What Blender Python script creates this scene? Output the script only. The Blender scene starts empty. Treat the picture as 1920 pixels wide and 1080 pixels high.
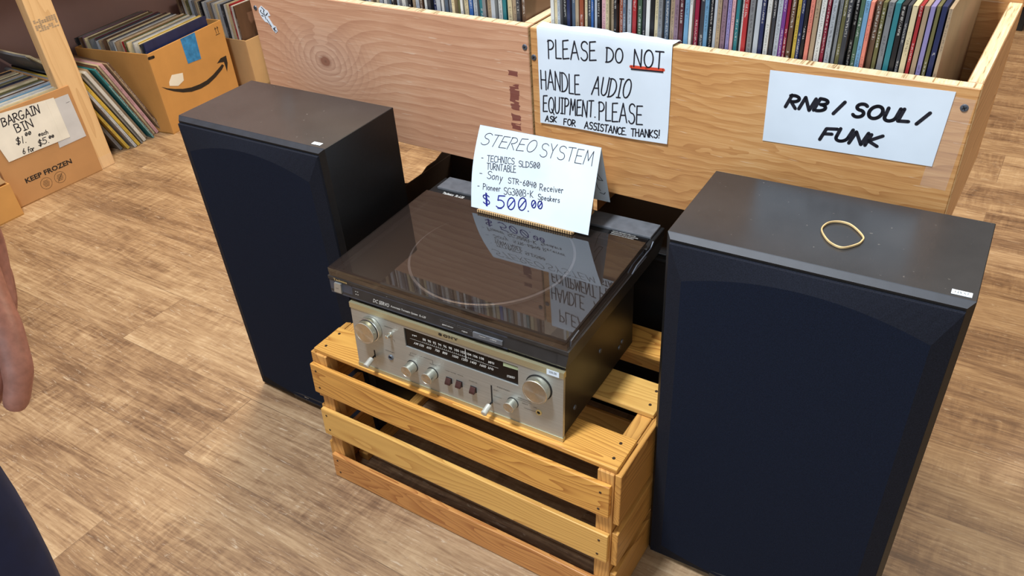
import bpy, bmesh, math, random
from mathutils import Vector, Matrix, noise
random.seed(7)
C = bpy.context.scene
COL = C.collection
PI = math.pi
# ------------------------------------------------------------------ camera, world, lights, exposure
cam_d = bpy.data.cameras.new('camera'); cam = bpy.data.objects.new('camera', cam_d); COL.objects.link(cam)
cam_d.sensor_width = 36; cam_d.lens = 36*1511.5/1920
cam_d.shift_x = .0084; cam_d.shift_y = .0237; cam_d.clip_start = .02
R_ = Vector((0.83899, 0.53965, -0.06979)); U_ = Vector((-0.27685, 0.53376, 0.79903)); F_ = Vector((-0.46845, 0.65106, -0.59722))
m = Matrix((R_, U_, -F_)).transposed().to_4x4(); m.translation = (0, 0, 1.1516)
cam.matrix_world = m
C.camera = cam
w = bpy.data.worlds.new('world'); C.world = w; w.use_nodes = True
w.node_tree.nodes['Background'].inputs[0].default_value = (1.0, .90, .78, 1)
w.node_tree.nodes['Background'].inputs[1].default_value = .30
def area(name, loc, tgt, size, power, col, sy=None):
    d = bpy.data.lights.new(name, 'AREA'); d.energy = power; d.color = col; d.size = size
    if sy: d.shape = 'RECTANGLE'; d.size_y = sy
    o = bpy.data.objects.new(name, d); COL.objects.link(o); o.location = loc
    o.rotation_euler = (Vector(tgt)-Vector(loc)).to_track_quat('-Z', 'Y').to_euler(); return o
area('ceiling_light', (-.74, .10, 2.75), (-.70, .5, 0), 0.30, 76, (.84, .91, 1.0), .30)
area('ceiling_light_warm', (-2.0, 2.2, 2.7), (-1.9, 1.9, 0), .6, 62, (1.0, .80, .52), 1.2)
area('ceiling_light_back', (.7, 2.6, 2.7), (.5, 2.2, 0), .6, 42, (1.0, .86, .68), 1.2)
area('window_light', (-.1, -1.55, 1.75), (-.6, 1., .4), 1.8, 17, (.70, .85, 1.0), 1.1)
C.view_settings.view_transform = 'Standard'; C.view_settings.look = 'None'
C.view_settings.exposure = .18; C.view_settings.gamma = 1.0; C.view_settings.use_curve_mapping = False

# ------------------------------------------------------------------ material helpers
def srgb(r, g, b):
    f = lambda c: (c/255/12.92) if c/255 <= .04045 else ((c/255+.055)/1.055)**2.4
    return (f(r), f(g), f(b), 1)
class NT:
    def __init__(s, name):
        s.m = bpy.data.materials.new(name); s.m.use_nodes = True; s.t = s.m.node_tree
        s.b = s.t.nodes['Principled BSDF']; s.out = s.t.nodes['Material Output']
    def n(s, typ, ins=None, **kw):
        x = s.t.nodes.new(typ)
        for k, v in kw.items(): setattr(x, k, v)
        for k, v in (ins or {}).items(): s.set(x.inputs[k], v)
        return x
    def set(s, inp, v):
        if isinstance(v, bpy.types.NodeSocket): s.t.links.new(v, inp)
        else: inp.default_value = v
    def math(s, op, a, b=0.0, c=0.0):
        x = s.n('ShaderNodeMath', operation=op); s.set(x.inputs[0], a); s.set(x.inputs[1], b); s.set(x.inputs[2], c); return x.outputs[0]
    def coord(s, kind='Object', scale=(1, 1, 1), rand=0):
        tc = s.n('ShaderNodeTexCoord').outputs[kind]
        if rand:
            oi = s.n('ShaderNodeObjectInfo').outputs['Random']
            mu = s.math('MULTIPLY', oi, rand)
            tc = s.n('ShaderNodeVectorMath', {0: tc, 1: s.n('ShaderNodeCombineXYZ', {0: mu, 1: mu, 2: mu}).outputs[0]}, operation='ADD').outputs[0]
        return s.n('ShaderNodeMapping', {'Vector': tc, 'Scale': scale}).outputs[0]
    def noise(s, vec, scale=5., detail=4., rough=.5, dist=0.):
        return s.n('ShaderNodeTexNoise', {'Vector': vec, 'Scale': scale, 'Detail': detail, 'Roughness': rough, 'Distortion': dist}).outputs[0]
    def ramp(s, fac, stops):
        x = s.n('ShaderNodeValToRGB'); s.set(x.inputs[0], fac); e = x.color_ramp.elements
        while len(e) > 1: e.remove(e[-1])
        e[0].position, e[0].color = stops[0]
        for p_, c_ in stops[1:]:
            k = e.new(p_); k.color = c_
        return x.outputs[0]
    def mix(s, fac, a, b, mode='MIX'):
        x = s.n('ShaderNodeMix', data_type='RGBA', blend_type=mode)
        s.set(x.inputs[0], fac); s.set(x.inputs[6], a); s.set(x.inputs[7], b); return x.outputs[2]
    def bump(s, h, strength=.2, dist=.002):
        s.set(s.b.inputs['Normal'], s.n('ShaderNodeBump', {'Height': h, 'Strength': strength, 'Distance': dist}).outputs[0])
    def fin(s, col=None, rough=None, metal=None, spec=None):
        if col is not None: s.set(s.b.inputs['Base Color'], col)
        if rough is not None: s.set(s.b.inputs['Roughness'], rough)
        if metal is not None: s.set(s.b.inputs['Metallic'], metal)
        if spec is not None: s.set(s.b.inputs['Specular IOR Level'], spec)
        return s.m
def G(v): return (v, v, v, 1)
def plain(name, col, rough=.5, metal=0., var=.06, scale=60., spec=None):
    t = NT(name); n = t.noise(t.coord(), scale, 3)
    c2 = tuple(min(1, c*(1+var*3)) for c in col[:3])+(1,); c1 = tuple(c*(1-var*3) for c in col[:3])+(1,)
    t.bump(n, .05, .001)
    return t.fin(t.ramp(n, [(.3, c1), (.7, c2)]), rough, metal, spec)
def wood(name, light, dark, axis='x', lines=95., wob=.5, rough=.5, contrast=1., rand=7.):
    t = NT(name)
    sc = {'x': (.12, 1, 1), 'y': (1, .12, 1), 'z': (1, 1, .12)}[axis]
    v = t.coord('Object', sc, rand)
    warp = t.noise(v, 7., 3, .55)
    vv = t.n('ShaderNodeVectorMath', {0: v, 1: t.n('ShaderNodeCombineXYZ', {0: t.math('MULTIPLY', warp, wob*.1), 1: t.math('MULTIPLY', warp, wob*.13), 2: t.math('MULTIPLY', warp, wob*.16)}).outputs[0]}, operation='ADD').outputs[0]
    sp = t.n('ShaderNodeSeparateXYZ', {0: vv})
    a, b = {'x': (1, 2), 'y': (0, 2), 'z': (0, 1)}[axis]
    ph = t.math('ADD', t.math('MULTIPLY', sp.outputs[a], lines), t.math('MULTIPLY', sp.outputs[b], lines*1.25))
    s1 = t.math('FRACT', ph)
    fine = t.noise(t.coord('Object', tuple(k*1. if k == 1 else .04 for k in sc), rand), 420., 3, .6)
    f = t.math('ADD', t.math('MULTIPLY', t.math('POWER', s1, 2.2), .75*contrast), t.math('MULTIPLY', t.math('SUBTRACT', fine, .5), .55))
    blot = t.noise(v, 3., 2)
    f = t.math('ADD', f, t.math('MULTIPLY', t.math('SUBTRACT', blot, .5), .5))
    col = t.ramp(f, [(0., light), (.45, tuple((light[i]*.6+dark[i]*.4) for i in range(3))+(1,)), (1., dark)])
    t.bump(f, .12, .0006)
    return t.fin(col, rough)
M = {}
# floor: grey brown vinyl planks that run along x
t = NT('vinyl plank floor')
v = t.coord('Object')
br = t.n('ShaderNodeTexBrick', {'Vector': v, 'Color1': G(0.), 'Color2': G(1.), 'Mortar': G(.5), 'Scale': 1., 'Mortar Size': .0009, 'Mortar Smooth': .3, 'Brick Width': 1.22, 'Row Height': .185}, offset=.37)
rnd = t.n('ShaderNodeSeparateColor', {0: br.outputs[0]}).outputs[0]
off = t.n('ShaderNodeCombineXYZ', {0: t.math('MULTIPLY', rnd, 31.), 1: t.math('MULTIPLY', rnd, 17.), 2: 0.}).outputs[0]
vo = t.n('ShaderNodeVectorMath', {0: v, 1: off}, operation='ADD').outputs[0]
def mp(vec, sc): return t.n('ShaderNodeMapping', {'Vector': vec, 'Scale': sc}).outputs[0]
big = t.noise(mp(vo, (1.3, 6., 1)), 1.4, 3, .5, 1.4)
gr = t.noise(mp(vo, (2.4, 46., 1)), 1.6, 6, .62, 1.6)
saw = t.noise(mp(vo, (52., 10., 1)), 1.0, 3, .6, 1.2)
sm = t.ramp(t.noise(mp(vo, (2.2, 7., 1)), 1.3, 2), [(.42, G(.1)), (.62, G(1))])
fine = t.noise(mp(vo, (26., 210., 1)), 1., 3, .6, .6)
f = t.math('ADD', t.math('MULTIPLY', big, .5), t.math('MULTIPLY', gr, .48))
f = t.math('ADD', f, t.math('MULTIPLY', t.math('MULTIPLY', t.math('SUBTRACT', saw, .5), sm), .34))
f = t.math('ADD', f, t.math('MULTIPLY', t.math('SUBTRACT', fine, .5), .26))
f = t.math('ADD', f, t.math('MULTIPLY', t.math('SUBTRACT', rnd, .5), .12))
col = t.ramp(f, [(.26, srgb(84, 60, 42)), (.40, srgb(124, 95, 69)), (.50, srgb(152, 122, 90)), (.62, srgb(178, 149, 114)), (.80, srgb(206, 184, 152))])
crack = t.noise(mp(vo, (1.8, 34., 1)), 1.0, 5, .7, 2.)
cm = t.ramp(crack, [(.32, G(1)), (.35, G(0))])
col = t.mix(t.math('MULTIPLY', cm, .5), col, srgb(86, 64, 48))
hi = t.ramp(t.noise(mp(vo, (14., 90., 1)), 1.3, 4, .7, 2.), [(.60, G(0)), (.68, G(.35))])
col = t.mix(hi, col, srgb(226, 212, 188))
col = t.mix(t.math('MULTIPLY', br.outputs['Fac'], .38), col, srgb(96, 76, 60))
t.bump(f, .2, .0012)
M['floor'] = t.fin(col, .48)
# plywood of the record bins, with a knot
def ply(name, pale, mid, dark, knot=None, stain=False, fr=1.):
    t = NT(name); v = t.coord('Object'); sp = t.n('ShaderNodeSeparateXYZ', {0: v})
    X, Z = sp.outputs[0], sp.outputs[2]
    lo = t.noise(t.n('ShaderNodeMapping', {'Vector': v, 'Scale': (1.6, 1, 5.)}).outputs[0], 2.2*fr, 3, .5, .4)
    ph = t.math('ADD', t.math('MULTIPLY', Z, 58.), t.math('MULTIPLY', lo, 2.6 if knot else 5.5))
    hl = None
    if knot:
        dx = t.math('SUBTRACT', X, knot[0]); dz = t.math('SUBTRACT', Z, knot[1])
        wn = t.math('MULTIPLY', t.math('SUBTRACT', t.noise(v, 14., 3), .5), .02)
        d2 = t.math('ADD', t.math('POWER', t.math('ABSOLUTE', t.math('DIVIDE', dx, .10)), 2.), t.math('POWER', t.math('ABSOLUTE', t.math('DIVIDE', dz, .058)), 2.))
        g = t.math('POWER', 2.718, t.math('MULTIPLY', d2, -1.))
        ph = t.math('ADD', ph, t.math('MULTIPLY', g, 5.))
        d = t.math('SQRT', t.math('ADD', t.math('MULTIPLY', dx, dx), t.math('MULTIPLY', t.math('MULTIPLY', dz, dz), 1.7)))
        hl = t.math('ADD', d, wn); gk = g
    s1 = t.math('FRACT', ph)
    fine = t.noise(t.n('ShaderNodeMapping', {'Vector': v, 'Scale': (5., 40, 160.)}).outputs[0], 2.5, 4, .65, .3)
    f = t.math('ADD', t.math('MULTIPLY', t.math('POWER', s1, 2.), .26), t.math('MULTIPLY', fine, .75))
    f = t.math('ADD', f, t.math('MULTIPLY', t.math('SUBTRACT', t.noise(v, 5., 3), .5), .45))
    col = t.ramp(f, [(.12, pale), (.42, mid), (.95, dark)])
    if knot:
        col = t.mix(t.math('MULTIPLY', gk, .35), col, srgb(226, 198, 176))
        rg = t.math('MULTIPLY', t.math('POWER', t.math('FRACT', t.math('MULTIPLY', hl, 75.)), 2.), gk)
        col = t.mix(t.math('MULTIPLY', rg, .55), col, srgb(150, 96, 76))
        col = t.mix(t.ramp(hl, [(.012, G(.85)), (.021, G(0))]), col, srgb(142, 92, 72))
        col = t.mix(t.ramp(hl, [(.002, G(.8)), (.005, G(0))]), col, srgb(82, 50, 40))
    if stain:   # dried dark red brown drips near the right end
        dx = t.math('ABSOLUTE', t.math('SUBTRACT', X, stain))
        n2 = t.noise(t.n('ShaderNodeMapping', {'Vector': v, 'Scale': (50., 1, 70.)}).outputs[0], 1.6, 3, .6)
        zm = t.math('MULTIPLY', t.math('GREATER_THAN', Z, .583), t.math('LESS_THAN', Z, .69))
        mm = t.math('MULTIPLY', t.math('LESS_THAN', t.math('ADD', dx, t.math('MULTIPLY', n2, .012)), .0150), zm)
        mm = t.math('MULTIPLY', mm, t.math('GREATER_THAN', t.noise(t.n('ShaderNodeMapping', {'Vector': v, 'Scale': (8., 1, 75.)}).outputs[0], 1., 2), .47))
        col = t.mix(t.math('MULTIPLY', mm, .85), col, srgb(112, 52, 52))
    sc = t.noise(t.n('ShaderNodeMapping', {'Vector': v, 'Rotation': (0, .5, 0), 'Scale': (22., 1, 260.)}).outputs[0], 1., 2, .5, .2)
    col = t.mix(t.ramp(sc, [(.67, G(0)), (.71, G(.35))]), col, srgb(240, 222, 196))
    t.bump(f, .15, .0008)
    return t.fin(col, .42)
M['ply_pink'] = ply('pinkish plywood', srgb(224, 184, 152), srgb(206, 156, 122), srgb(168, 114, 84), knot=(.175, .646), stain=.600)
M['ply_tan'] = ply('tan plywood', srgb(226, 180, 124), srgb(206, 152, 94), srgb(156, 98, 52), fr=1.5)
M['ply_in'] = wood('plywood panel', srgb(205, 160, 112), srgb(150, 104, 64), 'y', 60, 1., .5)
t = NT('plywood edge grain'); v = t.coord('Object', (9, 1.2, 1))
n = t.noise(t.n('ShaderNodeMapping', {'Vector': t.coord(), 'Scale': (260, 14, 260)}).outputs[0], 1., 3, .6, .5)
M['ply_edge'] = t.fin(t.ramp(n, [(.33, srgb(150, 112, 70)), (.43, srgb(222, 196, 150)), (.7, srgb(244, 226, 186))]), .6)
M['pine_x'] = wood('varnished pine', srgb(226, 168, 84), srgb(158, 92, 34), 'x', 105, 1.2, .34, 1.05)
M['pine_x2'] = wood('pale varnished pine', srgb(226, 178, 98), srgb(178, 118, 52), 'x', 55, 1.5, .34, .9)
M['pine_x3'] = wood('ruddy varnished pine', srgb(206, 146, 82), srgb(150, 84, 40), 'x', 80, 2.2, .34, 1.)
M['pine_y'] = wood('varnished pine end', srgb(214, 158, 82), srgb(140, 84, 34), 'y', 90, 1., .38, .9)
M['pine_z'] = wood('varnished pine upright', srgb(218, 164, 92), srgb(150, 92, 42), 'z', 90, 1., .38, .9)
M['stud'] = wood('raw pine stud', srgb(222, 184, 132), srgb(178, 130, 78), 'z', 36, 1.3, .6, .6)
M['vinyl_black'] = plain('black vinyl veneer', srgb(22, 23, 25), .40, 0, .06, 240, .4)
t = NT('dusty vinyl top'); n_ = t.noise(t.coord(), 9., 5, .6); s_ = t.ramp(t.noise(t.coord(), 140., 2, .5), [(.72, G(0)), (.78, G(.5))])
M['vinyl_top'] = t.fin(t.mix(s_, t.ramp(n_, [(.3, srgb(36, 37, 40)), (.7, srgb(50, 50, 52))]), srgb(120, 116, 110)), .27, spec=.7)
M['cloth'] = plain('dark navy speaker cloth', srgb(17, 25, 42), .95, 0, .12, 900, .2)
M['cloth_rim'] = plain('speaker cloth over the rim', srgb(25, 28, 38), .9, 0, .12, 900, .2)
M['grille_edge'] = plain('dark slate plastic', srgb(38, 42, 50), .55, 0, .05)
M['black'] = plain('matt black', srgb(16, 16, 17), .6)
M['black_gloss'] = plain('gloss black', srgb(12, 12, 14), .22)
M['deck'] = plain('dark grey plastic', srgb(46, 46, 47), .45)
M['deck_navy'] = plain('slate plastic fascia', srgb(66, 72, 84), .35, .1)
M['panel_navy'] = plain('smoked fascia window', srgb(24, 32, 54), .2)
M['deck_grey'] = plain('mid grey matt plastic', srgb(98, 100, 104), .6)
M['receiver_case'] = plain('textured black case', srgb(34, 32, 28), .38, 0, .1, 400)
def brushed(name, col, sc, r=.32):
    t = NT(name); n = t.noise(t.coord('Object', sc), 3., 3, .6)
    c1 = tuple(c*.86 for c in col[:3])+(1,)
    return t.fin(t.ramp(n, [(.35, c1), (.65, col)]), r, .7)
M['alu'] = brushed('brushed aluminium', srgb(194, 197, 192), (2, 200, 300), .42)
M['alu_warm'] = brushed('champagne aluminium', srgb(206, 198, 160), (2, 200, 300), .35)
M['knob'] = brushed('turned aluminium knob', srgb(224, 222, 208), (90, 90, 90), .26)
kb = M['knob'].node_tree; tg = kb.nodes.new('ShaderNodeTangent'); tg.direction_type = 'RADIAL'; tg.axis = 'Y'; kp = kb.nodes['Principled BSDF']; kb.links.new(tg.outputs[0], kp.inputs['Tangent']); kp.inputs['Anisotropic'].default_value = .85; kp.inputs['Metallic'].default_value = .95
M['paper'] = plain('white paper', srgb(220, 232, 242), .7, 0, .02, 12)
M['paper_cream'] = plain('aged white paper', srgb(226, 222, 208), .7, 0, .03, 12)
M['sheet_grey'] = plain('pale grey sheet', srgb(196, 196, 196), .6, 0, .03, 12)
M['ink'] = plain('black marker', srgb(22, 22, 34), .6)
M['ink_blue'] = plain('blue marker', srgb(28, 34, 128), .6)
M['ink_red'] = plain('orange red marker', srgb(214, 72, 44), .6)
M['print_black'] = plain('black print', srgb(34, 26, 20), .7)
M['print_white'] = plain('white print', srgb(226, 226, 220), .5)
M['print_gold'] = plain('gold print', srgb(214, 186, 120), .4)
def card(name, c):
    t = NT(name); v = t.coord('Object'); n = t.noise(v, 9., 4, .6); l = t.noise(t.coord('Object', (1, 180, 1)), 1., 1)
    f = t.math('ADD', t.math('MULTIPLY', n, .8), t.math('MULTIPLY', l, .2)); t.bump(n, .1, .002)
    return t.fin(t.ramp(f, [(.3, tuple(k*.84 for k in c[:3])+(1,)), (.7, c)]), .75)
M['card'] = card('brown cardboard', srgb(190, 140, 88))
M['card_orange'] = card('golden brown cardboard', srgb(200, 146, 78))
M['card_pale'] = card('pale kraft cardboard', srgb(204, 166, 116))
M['card_dark'] = card('dark brown cardboard', srgb(58, 44, 34))
t = NT('corrugated edge'); n = t.math('SINE', t.math('MULTIPLY', t.n('ShaderNodeSeparateXYZ', {0: t.coord()}).outputs[0], 1500.))
M['corr'] = t.fin(t.ramp(t.math('ADD', t.math('MULTIPLY', n, .5), .5), [(.3, srgb(86, 62, 38)), (.7, srgb(206, 170, 118))]), .8)
M['mauve'] = plain('mauve painted wall', srgb(150, 124, 122), .8, 0, .03, 4)
M['rubber'] = plain('tan rubber', srgb(214, 184, 132), .55)
M['steel'] = plain('blued steel screw', srgb(96, 102, 112), .4, .4)
M['nail'] = plain('dark nail head', srgb(72, 54, 40), .5, .5)
M['brown_rocker'] = plain('dark brown rocker plastic', srgb(66, 40, 36), .35)
M['skin'] = plain('skin', srgb(176, 122, 106), .5, 0, .05, 160)
M['skin'].node_tree.nodes['Bump'].inputs['Strength'].default_value = .35
M['nailskin'] = plain('finger nail', srgb(222, 170, 156), .3)
M['navy'] = plain('dark navy cotton', srgb(18, 32, 74), .85, 0, .06, 30)
M['shirt'] = plain('charcoal cotton', srgb(50, 52, 58), .85, 0, .05, 30)
M['hair'] = plain('dark brown hair', srgb(50, 36, 28), .6)
M['shoe'] = plain('black leather', srgb(24, 24, 26), .4)
M['meter'] = plain('pale green meter', srgb(176, 190, 150), .5)
M['blue_tape'] = plain('glossy blue tape', srgb(48, 128, 186), .25, 0, .1, 50)
M['ring'] = plain('platter ring', srgb(150, 160, 172), .3, .2)
M['deck_in'] = plain('dark deck', srgb(24, 22, 21), .6)
M['cap'] = plain('satin aluminium cap', srgb(206, 204, 192), .35, .35)
t = NT('clear packing tape')
t.b.inputs['Alpha'].default_value = .07; M['tape'] = t.fin(G(.85), .12)
# smoked acrylic lid: dark tint that lets a little light through, glossy on top
t = NT('smoked acrylic')
fr = t.n('ShaderNodeFresnel', {'IOR': 2.0}).outputs[0]; fr = t.math('MULTIPLY', fr, t.math('SUBTRACT', 1.0, t.n('ShaderNodeNewGeometry').outputs['Backfacing']))
tr = t.n('ShaderNodeBsdfTransparent', {'Color': (.74, .69, .66, 1)}).outputs[0]
gl = t.n('ShaderNodeBsdfGlossy', {'Color': (.9, .95, 1, 1), 'Roughness': .025}).outputs[0]
mx = t.n('ShaderNodeMixShader', {0: fr, 1: tr, 2: gl}).outputs[0]
df = t.n('ShaderNodeBsdfDiffuse', {'Color': srgb(84, 72, 66)}).outputs[0]
mx2 = t.n('ShaderNodeMixShader', {0: .12, 1: mx, 2: df}).outputs[0]
t.t.links.new(mx2, t.out.inputs[0]); M['lid'] = t.m

# ------------------------------------------------------------------ mesh helpers
def link(o, parent=None):
    COL.objects.link(o)
    if parent: o.parent = parent
    return o
def obj(name, bm, mats, parent=None, smooth=False):
    me = bpy.data.meshes.new(name); bm.normal_update(); bm.to_mesh(me); bm.free()
    for k in (mats if isinstance(mats, (list, tuple)) else [mats]): me.materials.append(M[k] if isinstance(k, str) else k)
    if smooth:
        for p_ in me.polygons: p_.use_smooth = True
        try: me.set_sharp_from_angle(angle=.6)
        except Exception: pass
    o = bpy.data.objects.new(name, me); return link(o, parent)
def tag(o, label, cat=None, group=None, kind=None):
    if label: o['label'] = label
    if cat: o['category'] = cat
    if group: o['group'] = group
    if kind: o['kind'] = kind
    return o
def thing(name, label, cat, loc=(0, 0, 0), rz=0., group=None):
    o = bpy.data.objects.new(name, None); o.empty_display_size = .05
    link(o); o.location = loc; o.rotation_euler = (0, 0, rz); return tag(o, label, cat, group)
def struct(name, bm, mat): return tag(obj(name, bm, mat), None, kind='structure')
def BM(): return bmesh.new()
def box(bm, x0, x1, y0, y1, z0, z1, bev=0., mi=0, seg=1, fn=None):
    t_ = bmesh.new()
    bmesh.ops.create_cube(t_, size=1)
    for v in t_.verts: v.co = Vector((x0+(v.co.x+.5)*(x1-x0), y0+(v.co.y+.5)*(y1-y0), z0+(v.co.z+.5)*(z1-z0)))
    if bev: bmesh.ops.bevel(t_, geom=t_.edges[:], offset=bev, segments=seg, affect='EDGES', profile=.6)
    add(bm, t_, mi, fn); return bm
def add(bm, t_, mi=0, fn=None):
    if fn:
        for v in t_.verts: v.co = Vector(fn(v.co))
    mp_ = {}
    for v in t_.verts: mp_[v] = bm.verts.new(v.co)
    for f_ in t_.faces:
        try: g = bm.faces.new([mp_[v] for v in f_.verts]); g.material_index = mi
        except ValueError: pass
    t_.free()
def cyl(bm, c, axis, r0, r1, h, n=24, mi=0, bev=0.):
    """frustum from c along axis"""
    ax = Vector(axis).normalized(); q = ax.to_track_quat('Z', 'Y').to_matrix()
    prof = [(0, 0), (r0, 0), (r1, h), (0, h)]
    if bev: prof = [(0, 0), (r0-bev, 0), (r0, bev), (r1, h-bev), (r1-bev, h), (0, h)]
    lathe(bm, c, q, prof, n, mi)
def lathe(bm, c, q, prof, n=24, mi=0):
    c = Vector(c); rings = []
    for r, z in prof:
        if r < 1e-7: rings.append([bm.verts.new(c+q@Vector((0, 0, z)))])
        else: rings.append([bm.verts.new(c+q@Vector((r*math.cos(2*PI*k/n), r*math.sin(2*PI*k/n), z))) for k in range(n)])
    for a, b in zip(rings, rings[1:]):
        for k in range(n):
            k2 = (k+1) % n
            vs = [a[k % len(a)], a[k2 % len(a)], b[k2 % len(b)], b[k % len(b)]]
            vs = list(dict.fromkeys(vs))
            if len(vs) > 2:
                f_ = bm.faces.new(vs); f_.material_index = mi
def prism(bm, pts, d0, d1, frame, mi=0):
    a = [bm.verts.new(frame(u, v, d0)) for u, v in pts]; b = [bm.verts.new(frame(u, v, d1)) for u, v in pts]
    n = len(pts); fs = [bm.faces.new(a[::-1]), bm.faces.new(b)]
    for k in range(n): fs.append(bm.faces.new([a[k], a[(k+1) % n], b[(k+1) % n], b[k]]))
    for f_ in fs: f_.material_index = mi
def tube(bm, pts, r, n=8, closed=False, mi=0, flat=None):
    pts = [Vector(p_) for p_ in pts]; N = len(pts); rings = []
    for i, p_ in enumerate(pts):
        a = pts[(i-1) % N] if (closed or i) else p_; b = pts[(i+1) % N] if (closed or i < N-1) else p_
        d = (b-a).normalized(); s = d.cross(Vector((0, 0, 1)))
        s = s.normalized() if s.length > 1e-4 else Vector((1, 0, 0)); u = s.cross(d)
        ru = flat or r
        rings.append([bm.verts.new(p_+s*r*math.cos(2*PI*k/n)+u*ru*math.sin(2*PI*k/n)) for k in range(n)])
    for i in range(N if closed else N-1):
        a, b = rings[i], rings[(i+1) % N]
        for k in range(n):
            f_ = bm.faces.new([a[k], a[(k+1) % n], b[(k+1) % n], b[k]]); f_.material_index = mi
    if not closed: bm.faces.new(rings[0][::-1]); bm.faces.new(rings[-1])
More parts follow.
